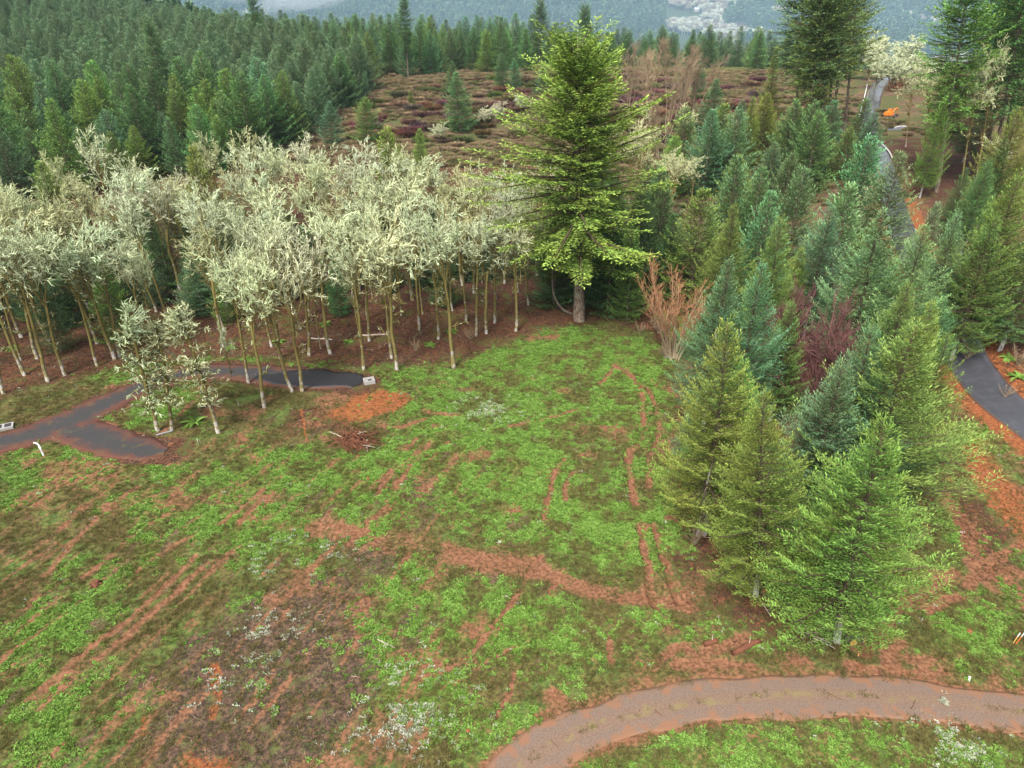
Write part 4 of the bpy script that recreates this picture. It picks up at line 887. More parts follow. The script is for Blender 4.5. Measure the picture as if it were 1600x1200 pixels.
# ---- trees between the heath and the grove, and right of the far road
for x, y in scatter(22, np.array([[36, 160], [62, 158], [96, 190], [99, 228], [60, 232], [40, 205]], float), 5.0):
    ti = random.choice(['mid', 'green', 'blue', 'yellow']); hh = random.choice([14, 19]) * random.uniform(.94, 1.06); a = f"{'tall' if hh > 16.5 else 'short'} {TONE[ti]} fir"; b_ = 'front' if y < 195 else 'back'
    plant('fir_tree', FIRM, 18, f'{a} between the heath and the grove, {b_} half', 'fir tree', (x, y), hh, f'{a}s between heath and grove, {b_}', tint=ti, width=1.2)
for x, y in scatter(10, np.array([[28, 150], [50, 150], [60, 200], [40, 225], [25, 200]], float), 4.5):
    plant('lichen_tree', LICH, 19, 'yellowish lichen tree on the heath edge right of the huge old fir', 'lichen tree', (x, y), random.uniform(12, 17), 'lichen trees on the heath edge', tint=(1, .96, .8))
for x, y in scatter(16, np.array([[108, 150], [125, 150], [150, 185], [172, 250], [150, 262], [128, 232]], float), 5.0):
    b_ = 'near' if y < 205 else 'far'
    plant('bare_tree', TAN, 17, f'slender bare olive tree in the shady wood right of the far road, {b_} half', 'tree', (x, y), random.uniform(11, 18), f'bare trees right of the far road, {b_}', part=('stem', 'crown'), tint=random.choice([(.85, .85, .6), (.75, .62, .5), (.9, .95, .7)]), width=1.2)
for x, y in scatter(14, np.array([[108, 140], [125, 140], [160, 190], [185, 250], [150, 258], [128, 225]], float), 4.0):
    plant('bare_shrub', THICK, 2.6, 'low bare brown bush on the wood floor right of the far road', 'bush', (x, y), random.uniform(2, 4), 'bushes right of the far road', part=('stem', 'crown'), tint=(.7, .6, .5), width=1.1)

# ---- heath shrubs (hundreds, low): individuals by kind
def shrub_mesh(name, seed, n, hh, mat, a0, a1):
    r = np.random.default_rng(seed); gm = G()
    a = r.uniform(0, 6.28, n); d = nrm(np.stack([np.cos(a) * r.uniform(.1, 1, n), np.sin(a) * r.uniform(.1, 1, n), r.uniform(.4, 1, n)], -1))
    b = np.stack([np.cos(a), np.sin(a), 0 * a], -1) * (r.random(n) ** .5 * 1.6)[:, None]; b[:, 2] = r.uniform(0, hh * .45, n)
    gm.twigs(b, d, r.uniform(.4, .8, n) * hh, .045 * hh, r.normal(0, .2, (n, 3)), a0, a1)
    return gm.mesh(name, mat)
k = NT('heath_foliage'); t = k.attr('tint').outputs['Fac']
M['heathleaf'] = k.bsdf(k.mix(1.0, k.mix(t, (.5, .45, .4), (1, 1, 1)), k.info().outputs['Color'], 'MULTIPLY'), .95, .1, trans=.15)
SHR = [shrub_mesh('heath_shrub', 700 + i, 260, 1.5, M['heathleaf'], .1, 1) for i in range(3)]
HC = {'purple': (.17, .085, .075), 'brown': (.21, .135, .075), 'olive': (.105, .115, .040), 'dark': (.12, .070, .055)}
hx = [p for p in scatter(290, gw([(560, 215), (540, 180), (600, 150), (720, 128), (830, 122), (960, 122), (1190, 128), (1200, 200), (1000, 235), (820, 215), (640, 232)]), 1.9, 16000)]
for x, y in hx:
    kd = ('purple', 'olive', 'dark', 'purple', 'brown')[int(vn(x, y, 14, 3) * 5) % 5]
    s_ = random.uniform(.8, 2.1)
    o = link('heath_shrub', random.choice(SHR)); o.location = (x, y, float(T(x, y)) - .1); o.rotation_euler = (0, 0, random.uniform(0, 6)); o.scale = (s_ * 1.0, s_ * 1.0, s_ * .85)
    o.color = jit(HC[kd], .3); tag(o, {'purple': 'low leafless purple red shrub on the heath', 'olive': 'low olive green broom shrub on the heath', 'dark': 'low dark brown shrub on the heath', 'brown': 'low tan brown shrub on the heath'}[kd], 'shrub', kd + ' shrubs on the heath')

# ------------------------------------------------------------------ far woods: too many to count
def scatter_stuff(name, protos, pts, sc, label, cat, rot=True, tilt=0.0, widths=None):
    """one object whose vertices carry instances of the given meshes"""
    n = len(pts); me = bpy.data.meshes.new(name + '_points'); me.vertices.add(n)
    me.vertices.foreach_set('co', np.asarray(pts, np.float32).ravel())
    r = np.random.default_rng(n)
    S3 = np.stack([sc * (1 if widths is None else widths), sc * (1 if widths is None else widths), sc], -1)
    for nm, ty, arr, key in (('s', 'FLOAT_VECTOR', S3, 'vector'), ('rot', 'FLOAT_VECTOR', np.stack([r.normal(0, tilt, n), r.normal(0, tilt, n), r.uniform(0, 6.28, n)], -1), 'vector'), ('kind_of', 'INT', r.integers(0, len(protos), n), 'value')):
        a = me.attributes.new(nm, ty, 'POINT'); a.data.foreach_set(key, np.asarray(arr, np.int32 if ty == 'INT' else np.float32).ravel())
    o = link(name, me); o['kind'] = 'stuff'; o['label'] = label; o['category'] = cat
    ng = bpy.data.node_groups.new(name, 'GeometryNodeTree')
    ng.interface.new_socket('Geometry', in_out='INPUT', socket_type='NodeSocketGeometry'); ng.interface.new_socket('Geometry', in_out='OUTPUT', socket_type='NodeSocketGeometry')
    gi = ng.nodes.new('NodeGroupInput'); go = ng.nodes.new('NodeGroupOutput'); jn = ng.nodes.new('GeometryNodeJoinGeometry')
    def na(nm, ty):
        x = ng.nodes.new('GeometryNodeInputNamedAttribute'); x.data_type = ty; x.inputs[0].default_value = nm; return x.outputs[0]
    for i, pm in enumerate(protos):
        src = bpy.data.objects.new(name + '_kind', pm)
        oi = ng.nodes.new('GeometryNodeObjectInfo'); oi.inputs[0].default_value = src; oi.inputs[1].default_value = True
        cmp_ = ng.nodes.new('FunctionNodeCompare'); cmp_.data_type = 'INT'; cmp_.operation = 'EQUAL'; ng.links.new(na('kind_of', 'INT'), cmp_.inputs[2]); cmp_.inputs[3].default_value = i
        ip = ng.nodes.new('GeometryNodeInstanceOnPoints'); ng.links.new(gi.outputs[0], ip.inputs[0]); ng.links.new(cmp_.outputs[0], ip.inputs[1]); ng.links.new(oi.outputs['Geometry'], ip.inputs[2])
        e2r = ng.nodes.new('FunctionNodeEulerToRotation'); ng.links.new(na('rot', 'FLOAT_VECTOR'), e2r.inputs[0]); ng.links.new(e2r.outputs[0], ip.inputs['Rotation'])
        ng.links.new(na('s', 'FLOAT_VECTOR'), ip.inputs['Scale']); ng.links.new(ip.outputs[0], jn.inputs[0])
    ng.links.new(jn.outputs[0], go.inputs[0])
    md = o.modifiers.new('scatter', 'NODES'); md.node_group = ng
    return o
def merged(meshes, mats):
    gm = G()
    for i, me in enumerate(meshes):
        v = np.zeros(len(me.vertices) * 3, np.float32); me.vertices.foreach_get('co', v); a = np.zeros(len(me.vertices), np.float32); me.attributes['tint'].data.foreach_get('value', a)
        lt = np.zeros(len(me.polygons), np.int32); me.polygons.foreach_get('loop_total', lt); ls = np.zeros(len(me.polygons), np.int32); me.polygons.foreach_get('loop_start', ls)
        vi = np.zeros(len(me.loops), np.int32); me.loops.foreach_get('vertex_index', vi); q = vi[ls[lt == 4][:, None] + np.arange(4)]; t = vi[ls[lt == 3][:, None] + np.arange(3)]
        gm.add(v.reshape(-1, 3), q, t, a, i)
    return gm.mesh('wood_tree', mats)
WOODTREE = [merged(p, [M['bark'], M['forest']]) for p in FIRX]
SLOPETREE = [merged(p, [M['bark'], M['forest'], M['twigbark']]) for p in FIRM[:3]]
k = NT('pale_wood'); t = k.attr('tint').outputs['Fac']; r_ = k.info().outputs['Random']
M['palewood'] = k.bsdf(k.mix(k.step(r_, .25, .6), (.30, .24, .20), (.50, .52, .40)), .95, .1, trans=.1)
def bush_mesh(seed):
    r = np.random.default_rng(seed); gm = G(); n = 130; d = nrm(r.normal(0, 1, (n, 3)) * [1, 1, .8]); d[:, 2] = np.abs(d[:, 2]) * 1.0
    gm.twigs(np.array([0, 0, 5.]) + d * r.uniform(.5, 3.2, (n, 1)) * [1.15, 1.15, 1], nrm(d + r.normal(0, .5, (n, 3))), r.uniform(1.2, 2.4, n), .28, r.normal(0, .3, (n, 3)), .8, 1)
    gm.tube([(0, 0, -.5), (.1, 0, 2.5), (0, .1, 5)], [.4, .3, .2], 5); return gm.mesh('pale_wood_tree', M['palewood'])
PALE = [bush_mesh(i) for i in range(2)]
pts = np.array(LEFT_REST + scatter(1500, np.array([[-330, 300], [-280, 430], [-100, 430], [-60, 470], [-150, 640], [-560, 660], [-560, 420]], float), 7.6, 9000) + scatter(160, np.array([[14, 430], [172, 430], [150, 520], [0, 520], [-90, 500], [-95, 432]], float), 7.5))
z = T(pts[:, 0], pts[:, 1]) - .3
scatter_stuff('wooded_slope', SLOPETREE, np.c_[pts, z], rng.uniform(15, 24, len(pts)) / 18, 'mass of dark firs covering the slope behind the near stands', 'forest', widths=rng.uniform(1, 1.25, len(pts)))
M['heathbush'] = ramp_mat('heath_undergrowth', [(.17, .092, .074), (.22, .145, .08), (.13, .145, .05), (.16, .105, .068), (.28, .20, .11)], trans=.1)
hb = []
for me_ in SHR: c_ = me_.copy(); c_.materials.clear(); c_.materials.append(M['heathbush']); hb.append(c_)
hp = rng.uniform([-75, 160], [135, 392], (16000, 2)); hm = masks(hp[:, 0], hp[:, 1]); hp = hp[(hm['heath'] > .4) & (hm['_road'] < .05) & (hm['litter'] < .5) & (rng.random(16000) < np.clip((fbm(hp[:, 0], hp[:, 1], 14, 501) - .36) * 4, 0.02, .8))]
scatter_stuff('heath_undergrowth', hb, np.c_[hp, T(hp[:, 0], hp[:, 1]) - .1], rng.uniform(.35, .95, len(hp)), 'low russet and olive scrub covering the heath', 'undergrowth', widths=rng.uniform(.9, 1.5, len(hp)))
up_ = np.array([(x, y) for x, y in scatter(110, np.array([[-110, 97], [-60, 106], [-10, 120], [5, 124], [5, 150], [-110, 142]], float), 2.0)])
scatter_stuff('understorey', SLOPETREE, np.c_[up_, T(up_[:, 0], up_[:, 1]) - .2], rng.uniform(4, 10, len(up_)) / 18, 'dark green understorey filling the shade between the lichen trunks', 'undergrowth', widths=rng.uniform(1.1, 1.6, len(up_)))
x = rng.uniform(-1250, 1250, 34000); y = rng.uniform(640, 1750, 34000); m = (np.abs(x) < y * .85)
x, y = x[m], y[m]; fo = fbm(x, y, 210, 301); east = sm(150, 420, x)
isf = fo > .26 + .26 * east; isp = (~isf) & (fbm(x, y, 60, 311) > .58 - .12 * east)
for nm, sel, pr, a, b_, lab in (('far_forest', isf, WOODTREE, 17, 30, 'hazy blue fir forest on the far side of the valley'), ('pale_far_wood', isp, PALE, 11, 17, 'patches of pale leafless wood on the far hillside')):
    p = np.c_[x[sel], y[sel], T(x[sel], y[sel]) - .5]
    scatter_stuff(nm, pr, p, rng.uniform(a, b_, len(p)) / (18 if nm[0] == 'f' else 9), lab, 'forest', widths=rng.uniform(1, 1.3, len(p)))
# ------------------------------------------------------------------ ground cover of the clearing (nobody could count it)
def leaf_tuft(seed, n, r, h, wd, mat, flat=.5, blade=False):
    q = np.random.default_rng(seed); gm = G(); a = q.uniform(0, 6.28, n); L = r * q.uniform(.6, 1.2, n); up = h * q.uniform(.4, 1.1, n)
    d = np.stack([np.cos(a), np.sin(a), 0 * a], -1); s_ = np.stack([-np.sin(a), np.cos(a), 0 * a], -1)
    b = d * .02 + q.normal(0, r * .3, (n, 3)) * [1, 1, 0]; m = b + d * (L * .55)[:, None] + np.array([0, 0, 1.]) * up[:, None]
    e = b + d * L[:, None] + np.array([0, 0, 1.]) * (up * (1.5 if blade else flat))[:, None]; w_ = (L * wd)[:, None]
    V = np.stack([b, m + s_ * w_, e, m - s_ * w_], 1).reshape(-1, 3); i = np.arange(n)[:, None] * 4
    gm.add(V, t=np.concatenate([i + [0, 1, 2], i + [0, 2, 3]], 1).reshape(-1, 3), a=np.repeat(q.uniform(0, 1, n), 4)); return gm.mesh('tuft', mat)
M['weed'] = ramp_mat('weed_leaves', [(.068, .095, .018), (.110, .190, .030), (.160, .300, .046), (.23, .37, .080)])
M['drygrass'] = ramp_mat('dry_grass', [(.055, .048, .020), (.115, .100, .032), (.155, .150, .042), (.24, .185, .08)])
M['paleweed'] = ramp_mat('pale_seed_heads', [(.20, .24, .12), (.40, .42, .30), (.60, .60, .50)])
M['debris'] = ramp_mat('wood_debris', [(.035, .024, .018), (.08, .050, .034), (.15, .10, .06), (.30, .22, .15)], trans=0)
M['leaflitter'] = ramp_mat('fallen_leaves', [(.05, .026, .018), (.12, .05, .028), (.21, .085, .038), (.07, .065, .022)], trans=.1)
def stick_bits(seed):
    q = np.random.default_rng(seed); gm = G(); n = 5; d = nrm(q.normal(0, 1, (n, 3)) * [1, 1, .25]); gm.twigs(q.normal(0, .12, (n, 3)) * [1, 1, .2], d, q.uniform(.15, .45, n), .018, q.normal(0, .15, (n, 3)), q.random(n), q.random(n)); return gm.mesh('bits', M['debris'])
N = 330000
ry = 26 + (116 - 26) * rng.random(N) ** .8; rx = rng.uniform(-1, 1, N) * (ry * .66 + 17)
o = masks(rx, ry); hard = np.maximum.reduce([o['_lane'] * .97, o['_drive'], o['_road']])
clump = fbm(rx, ry, 1.6, 401, 3); pick = rng.random(N)
bare = np.clip(np.maximum.reduce([o['dirt'], o['clay'], o['mulch'] * .8, o['litter'] * .85]) * 1.15, 0, 1)
green = np.clip(o['green'] * 1.2, 0, 1) * (1 - bare) * (1 - hard)
g_ok = pick < green * np.clip((clump - .36) * 4, 0, 1) * .95
cl_ = line(rx, ry, LANE, .12, .22) * np.clip((fbm(rx, ry, 2.2, 91) - .42) * 5, 0, 1) + (np.abs(o['_lane'] - .5) < .42) * .35
d_ok = (~g_ok) & ((pick < cl_ * .55) | (pick < (1 - bare) * (1 - hard) * np.clip((.75 - clump) * 2.2, .05, .5)))
m_ok = (pick < o['mulch'] * .25) & ~g_ok & ~d_ok
l_ok = (pick < (o['litter'] * .33) * (1 - hard * .75)) & (ry < 112) & ~g_ok & ~d_ok & ~m_ok
pw_ = np.maximum.reduce([np.exp(-((rx - c[0]) ** 2 + (ry - c[1]) ** 2) / s_ ** 2) for c, s_ in [(g(395, 1040)[:2], 2.6), (g(450, 865)[:2], 2.4), (g(420, 1000)[:2], 2.0), (g(520, 860)[:2], 1.5), (g(640, 1110)[:2], 3.0), (g(1500, 1165)[:2], 2.), (g(760, 640)[:2], 3.)]])
p_ok = (pick < pw_ * .55 * np.clip((clump - .4) * 5, 0, 1) + .0016 * (1 - hard)) & (ry < 90)
def cover(nm, sel, protos, lo, hi, lab, cat, tilt=.12):
    p = np.c_[rx[sel], ry[sel], T(rx[sel], ry[sel]) + micro(rx[sel], ry[sel], {q_: w_[sel] for q_, w_ in o.items()}) - .01]
    scatter_stuff(nm, protos, p, rng.uniform(lo, hi, len(p)), lab, cat, tilt=tilt)
cover('green_weeds', g_ok, [leaf_tuft(1 + i, 11, .22, .10, .24, M['weed']) for i in range(3)], .6, 1.5, 'bright green low weeds spreading over the bare clearing', 'weeds')
cover('dry_grass', d_ok, [leaf_tuft(11 + i, 12, .17, .15, .07, M['drygrass'], blade=True) for i in range(3)], .7, 1.7, 'short olive and straw coloured grass of the clearing', 'grass')
cover('pale_weeds', p_ok, [leaf_tuft(21 + i, 10, .16, .16, .25, M['paleweed']) for i in range(2)], .6, 1.3, 'whitish seed heads of weeds in patches on the clearing', 'weeds')
cover('wood_debris', m_ok, [stick_bits(31 + i) for i in range(3)], .6, 1.5, 'chips and broken twigs strewn over the dark burnt patches', 'debris')
cover('fallen_leaves', l_ok, [leaf_tuft(41 + i, 7, .22, .04, .3, M['leaflitter']) for i in range(3)], .6, 1.5, 'red brown fallen leaves on the wood floor and along the drive', 'leaves')

# ------------------------------------------------------------------ small things
M['white'] = plain('white_plastic', (.58, .58, .57), .5, .4, .06, 3)
M['concrete'] = plain('concrete', (.32, .31, .29), .9, .2, .2, 5)
M['dark'] = plain('dark_void', (.02, .02, .02), .8, .2, .3)
M['stick'] = plain('dead_wood', (.15, .062, .036), .95, .1, .5, 3)
M['palestick'] = plain('pale_dead_wood', (.42, .35, .28), .95, .1, .35, 3)
M['orange'] = plain('orange_paint', (.72, .20, .02), .45, .4, .1, 3)
M['clayrock'] = plain('clay_rock', (.22, .085, .038), .95, .1, .4, 3)
M['cutwood'] = plain('cut_wood', (.62, .36, .10), .85, .1, .25, 9)
M['red'] = plain('red_cloth', (.5, .03, .04), .7, .2, .2)
M['blue'] = plain('pale_blue', (.35, .48, .62), .6, .3, .15)
M['rubber'] = plain('dark_steel', (.04, .04, .045), .7, .3, .3)
def one(name, gm, mat, base, label, cat, group=None, rz=0.0, smooth=False):
    o = link(name, gm.mesh(name, mat, smooth)); o.location = base; o.rotation_euler = (0, 0, rz); return tag(o, label, cat, group)
def gz(u_, v_, dz=0.0): p = g(u_, v_); return (float(p[0]), float(p[1]), float(p[2]) + dz)

t = thing('standpipe', 'white bent standpipe beside the paved drive at the left', 'pipe', gz(68, 711))
gm = G(); gm.tube([(0, 0, -.2), (-.05, 0, .6), (-.12, 0, 1.35)], .085, 8); link('riser', gm.mesh('riser', M['white'], True), t)
gm = G(); gm.tube([(-.12, 0, 1.3), (-.18, 0, 1.48), (-.34, .02, 1.60), (-.62, .05, 1.62)], .10, 8); link('elbow', gm.mesh('elbow', M['white'], True), t)
gm = G(); gm.tube([(-.09, 0, .95), (-.10, 0, 1.12)], .125, 8); link('collar', gm.mesh('collar', M['white'], True), t)
t = thing('utility_box', 'concrete utility box with open dark hatch at the end of the drive', 'utility box', gz(577, 597), rz=.35)
gm = G()
for c, d in (((-.62, 0, .2), (.22, 1.3, .5)), ((.62, 0, .2), (.22, 1.3, .5)), ((0, -.55, .2), (1.02, .2, .498)), ((0, .55, .2), (1.02, .2, .498))): gm.box(c, d)
link('wall', gm.mesh('wall', M['concrete']), t); gm = G(); gm.box((0, 0, .26), (1.0, .88, .04)); link('lid', gm.mesh('lid', M['concrete']), t); gm = G(); gm.box((.1, 0, .30), (.5, .5, .03)); link('hatch', gm.mesh('hatch', M['dark']), t)
t = thing('vault_lid', 'flat concrete vault with two dark hatches cut by the left border', 'utility box', gz(6, 669), rz=.5)
gm = G(); gm.box((0, 0, .1), (2.1, 1.3, .4)); link('slab', gm.mesh('slab', M['concrete']), t)
for dx in (-.48, .48): gm = G(); gm.box((dx, 0, .315), (.7, .85, .03)); link('hatch', gm.mesh('hatch', M['rubber']), t)
gm = G(); gm.tube([(-.9, 0, .09), (.9, .1, .11)], .11, 8); one('white_pipe', gm, M['white'], gz(257, 678), 'short white pipe lying at the foot of the island tree', 'pipe', rz=.5, smooth=True)
# brush pile
t = thing('brush_pile', 'heap of reddish brown cut branches in the middle of the clearing', 'brush pile', gz(556, 692)); t.scale = (1.35, 1.35, 1.25)
STK = []
for i in range(6):
    gm = G(); q = np.random.default_rng(i); P = np.cumsum(np.r_[[[0, 0, 0]], q.normal(0, .06, (4, 3)) + [.5, 0, 0]], 0); gm.tube(P, np.linspace(.06, .02, 5), 5)
    gm.tube([P[2], P[2] + [.3, .25, .1]], [.03, .012], 4); gm.tube([P[3], P[3] + [.25, -.2, .12]], [.025, .01], 4); STK.append(gm.mesh('stick', M['palestick'] if i == 0 else M['stick'], True))
gm = G(); gm.add([[0, 0, .95]] + [[1.55 * math.cos(a) * random.uniform(.8, 1.1), 1.2 * math.sin(a) * random.uniform(.8, 1.1), -.1] for a in np.linspace(0, 6.28, 13)[:-1]], t=[[0, 1 + i, 1 + (i + 1) % 12] for i in range(12)]); link('core', gm.mesh('core', M['stick']), t)['kind'] = 'stuff'
for i in range(120):
    a = random.uniform(0, 6.28); rd = 1.5 * math.sqrt(random.random()); o_ = link('stick', random.choice(STK[1:] if random.random() < .96 else STK[:1]), t)
    o_.location = (rd * 1.15 * math.cos(a), rd * .9 * math.sin(a), max(.05, 1.05 * (1 - (rd / 1.7) ** 1.6) + random.uniform(-.15, .15))); o_.rotation_euler = (0, random.uniform(-.45, .45), random.uniform(0, 6.28)); o_.scale = (random.uniform(.5, .95),) * 3
for (u_, v_), n, lab in [((1180, 935), 26, 'scatter of pale dead branches under the bare twigs of the yellow green fir'), ((1275, 992), 24, 'mat of dry tan branches at the foot of the nearest fir'), ((1090, 838), 14, 'few pale branches heaped around the dead snag'), ((600, 545), 16, 'low dark brush heap behind the white footed trees')]:
    t = thing('fallen_branches', lab, 'branches', gz(u_, v_))
    for i in range(n):
        o_ = link('branch', random.choice(STK) if n != 24 else STK[0], t); o_.location = (random.gauss(0, 1.1), random.gauss(0, .6), random.uniform(.02, .3)); o_.rotation_euler = (0, random.uniform(-.25, .25), random.uniform(0, 6.28)); o_.scale = (random.uniform(.4, .9),) * 3
# dead snag
b, h, v = upright(1090, 838, 1098, 742); t = thing('dead_snag', 'dead grey snag with bare broken side branches at the grove edge', 'dead tree', tuple(b - [0, 0, .2]))
gm = G(); P = np.array([[0, 0, 0], [.1, 0, h * .4], [.1, .1, h * .8], [.25, .1, h * 1.15]]); gm.tube(P, [.2, .16, .12, .05], 7); link('trunk', gm.mesh('trunk', M['greybark'], True), t)
gm = G(); n = 34; zz = rng.uniform(.6, h, n); a = rng.uniform(0, 6.28, n); gm.twigs(np.c_[.1 + 0 * zz, .05 + 0 * zz, zz], nrm(np.c_[np.cos(a), np.sin(a), rng.normal(.1, .3, n)]), rng.uniform(.6, 2.0, n), .03, rng.normal(0, .2, (n, 3)), 0, 0); link('branches', gm.mesh('branches', M['palestick']), t)['kind'] = 'stuff'
# logs, rounds, stump
for (u_, v_), rz, L, r_, lab in [((1165, 1013), .45, 3.0, .26, 'reddish rotten log half sunk in the mud left of the nearest fir'), ((585, 524), .12, 5.5, .14, 'long pale fallen trunk on the wood floor behind the concrete box'), ((1110, 1005), .25, 1.3, .22, 'short lump of rotten log on the muddy green'), ((500, 530), -.15, 4., .12, 'thin fallen trunk among the trees behind the drive'), ((1380, 905), .5, 2.2, .08, 'pale branch lying beside the nearest fir trunks')]:
    t = thing('fallen_log', lab, 'log', gz(u_, v_, r_ * .55), rz=rz); gm = G(); x_ = np.linspace(-L / 2, L / 2, 7); gm.tube(np.c_[x_, .06 * np.sin(x_ * 2), .02 * np.cos(x_ * 3)], r_ * np.array([.85, 1, .97, 1.02, .93, .9, .75]), 9); link('bark', gm.mesh('bark', M['stick'] if r_ > .2 else M['palestick'], True), t)
    gm = G(); gm.tube([(L * .1, 0, r_ * .6), (L * .2, .25, r_ + .35)], [.04, .015], 5); link('stub', gm.mesh('stub', M['palestick']), t)
for (u_, v_), rz, lab in [((1329, 1004), .2, 'left of two yellow sawn log rounds by the nearest fir'), ((1343, 1001), 1.0, 'right of two yellow sawn log rounds, partly under the fir boughs')]:
    t = thing('log_round', lab, 'log', gz(u_, v_, .28), 'sawn log rounds', rz=rz); gm = G(); gm.tube([(0, .32, 0), (0, -.30, .05)], [.33, .34], 14); link('bark', gm.mesh('bark', M['bark'], True), t)
    gm = G(); gm.tube([(0, -.295, .05), (0, -.325, .052)], [.315, .30], 14); link('cut_face', gm.mesh('cut_face', M['cutwood']), t)
gm = G(); gm.tube([(0, 0, -.2), (.02, 0, .15), (.05, 0, .42)], [.42, .34, .24], 9)
for a in np.linspace(0, 6.28, 7)[:-1]: gm.tube([(0, 0, .1), (.45 * math.cos(a), .45 * math.sin(a), .12), (.7 * math.cos(a), .7 * math.sin(a), -.1)], [.12, .08, .03], 5)
one('rotten_stump', gm, M['stick'], gz(150, 913), 'small orange brown rotten stump in the grass at the lower left', 'stump')
# stakes and markers
for i, ((u_, v_), top, mt, r_, lab) in enumerate([((1582, 1006), (.30, .1, 1.2), 'cutwood', .035, 'wooden stake leaning at the right border, left of two'), ((1586, 1007), (.36, .05, 1.35), 'orange', .03, 'orange and white stake leaning at the right border, right of two'), ((1338, 1032), (.02, 0, .85), 'rubber', .03, 'black and yellow striped marker post near the log rounds'), ((1090, 575), (.05, 0, 1.0), 'white', .03, 'thin pale survey stake by the red stemmed bush'), ((310, 695), (0, 0, .9), 'palestick', .03, 'thin pale stake on the island beside the drive')]):
    t = thing('stake', lab, 'stake', gz(u_, v_, -.1)); gm = G(); gm.tube([(0, 0, 0), top], r_, 6); link('shaft', gm.mesh('shaft', M[mt]), t)
    gm = G(); tp = np.array(top); gm.tube([tp * .7, tp * 1.02], r_ * 1.25, 6); link('band', gm.mesh('band', M['white' if i != 2 else 'cutwood']), t)
gm = G(); gm.tube([(0, 0, 0), (.06, .15, .22)], .07, 8); gm.tube([(.06, .15, .22), (.09, .2, .3)], .09, 8); one('pipe_stub', gm, M['white'], gz(1514, 1064), 'small white pipe stub in the grass right of the nearest fir', 'pipe')
gm = G(); gm.box((0, 0, .1), (.5, .3, .2), .3, taper=.6); gm.box((.25, .2, .06), (.3, .25, .12), .9, taper=.5); one('red_cloth', gm, M['red'], gz(1194, 924), 'scrap of red cloth at the foot of the yellow green fir', 'cloth')
gm = G(); gm.box((0, 0, .05), (.6, .3, .1), .2, taper=.7); gm.box((.3, .1, .08), (.3, .25, .12), .8, taper=.6); one('plastic_scrap', gm, M['blue'], gz(1393, 917), 'pale blue plastic scrap on the mud behind the nearest fir trunk', 'litter')
one('pale_plant', (lambda q: (q.twigs(np.zeros((60, 3)), nrm(np.random.default_rng(3).normal(0, 1, (60, 3)) + [0, 0, .8]), .42, .03, np.random.default_rng(4).normal(0, .3, (60, 3)), 1, 1), q)[1])(G()), M['paleweed'], gz(1474, 1098), 'pale grey tuft growing in the middle of the gravel track', 'plant')
for u_, v_, rz, L, lab in [(1423, 1108, .9, .9, 'dark curled twig on the gravel track'), (1292, 1083, -.6, 1.0, 'thin stick on the upper wheel track of the gravel'), (1424, 1126, -.9, 1.1, 'stick on the lower edge of the gravel track near the curled twig'), (1022, 1108, -.8, .8, 'short stick at the bend of the gravel track'), (860, 1157, -.7, .7, 'short stick at the left end of the gravel track'), (590, 1000, -.5, 1.6, 'pale bent branch on the dark burnt patch'), (1570, 1133, -.6, .7, 'short stick on the gravel track at the right border')]:
    o_ = link('fallen_stick', STK[1 + random.randrange(5)] if 'pale' not in lab else STK[0]); o_.location = gz(u_, v_, .05); o_.rotation_euler = (0, 0, rz); o_.scale = (L * .55, L * .5, L * .5); tag(o_, lab, 'stick', 'single sticks on the ground')
# clay lumps on the bank below the asphalt
def lump(seed):
    q = np.random.default_rng(seed); gm = G(); th = np.linspace(0, 2 * np.pi, 8)[:-1]; rings = []
    for z_, r_ in ((-.5, .6), (-.1, 1.0), (.35, .85), (.62, .45)): rings.append(np.c_[np.cos(th) * r_, np.sin(th) * r_, 0 * th + z_] * q.uniform(.78, 1.2, (7, 1)))
    V = np.concatenate(rings + [[[0, 0, .72]]]); F = [[i * 7 + j, i * 7 + (j + 1) % 7, i * 7 + 7 + (j + 1) % 7, i * 7 + 7 + j] for i in range(3) for j in range(7)]
    gm.add(V, F, [[21 + j, 21 + (j + 1) % 7, 28] for j in range(7)]); return gm.mesh('clay_lump', M['clayrock'])
LMP = [lump(i) for i in range(4)]; bank = gw([(1510, 735), (1530, 725), (1600, 770), (1602, 850), (1565, 815), (1535, 775)])
for i, (x, y) in enumerate(scatter(110, bank, .42)):
    s_ = random.choice([.12, .16, .2, .26, .34]); o_ = link('clay_lump', random.choice(LMP)); o_.location = (x, y, float(T(x, y)) + .02); o_.scale = (s_, s_ * random.uniform(.8, 1.2), s_ * .8); o_.rotation_euler = (random.uniform(-.4, .4), 0, random.uniform(0, 6)); tag(o_, 'orange clay lump on the rocky bank below the asphalt bend', 'rock', 'clay lumps on the orange bank')
for u_, v_, s_, lab in [(1523, 746, .55, 'largest clay boulder at the top of the orange bank'), (1484, 750, .5, 'orange boulder under the boughs of the broad dense fir'), (1571, 810, .45, 'clay boulder at the lower end of the orange bank'), (1515, 987, .25, 'small orange stone in the grass near the right stakes'), (732, 1143, .22, 'single tan stone in the weeds left of the gravel track'), (610, 797, .3, 'pale ash lump in the small burnt hollow'), (575, 748, .22, 'pale stone on the bright green patch below the brush pile')]:
    o_ = link('boulder', random.choice(LMP)); o_.location = gz(u_, v_, .05); o_.scale = (s_, s_ * .9, s_ * .8); tag(o_, lab, 'rock')
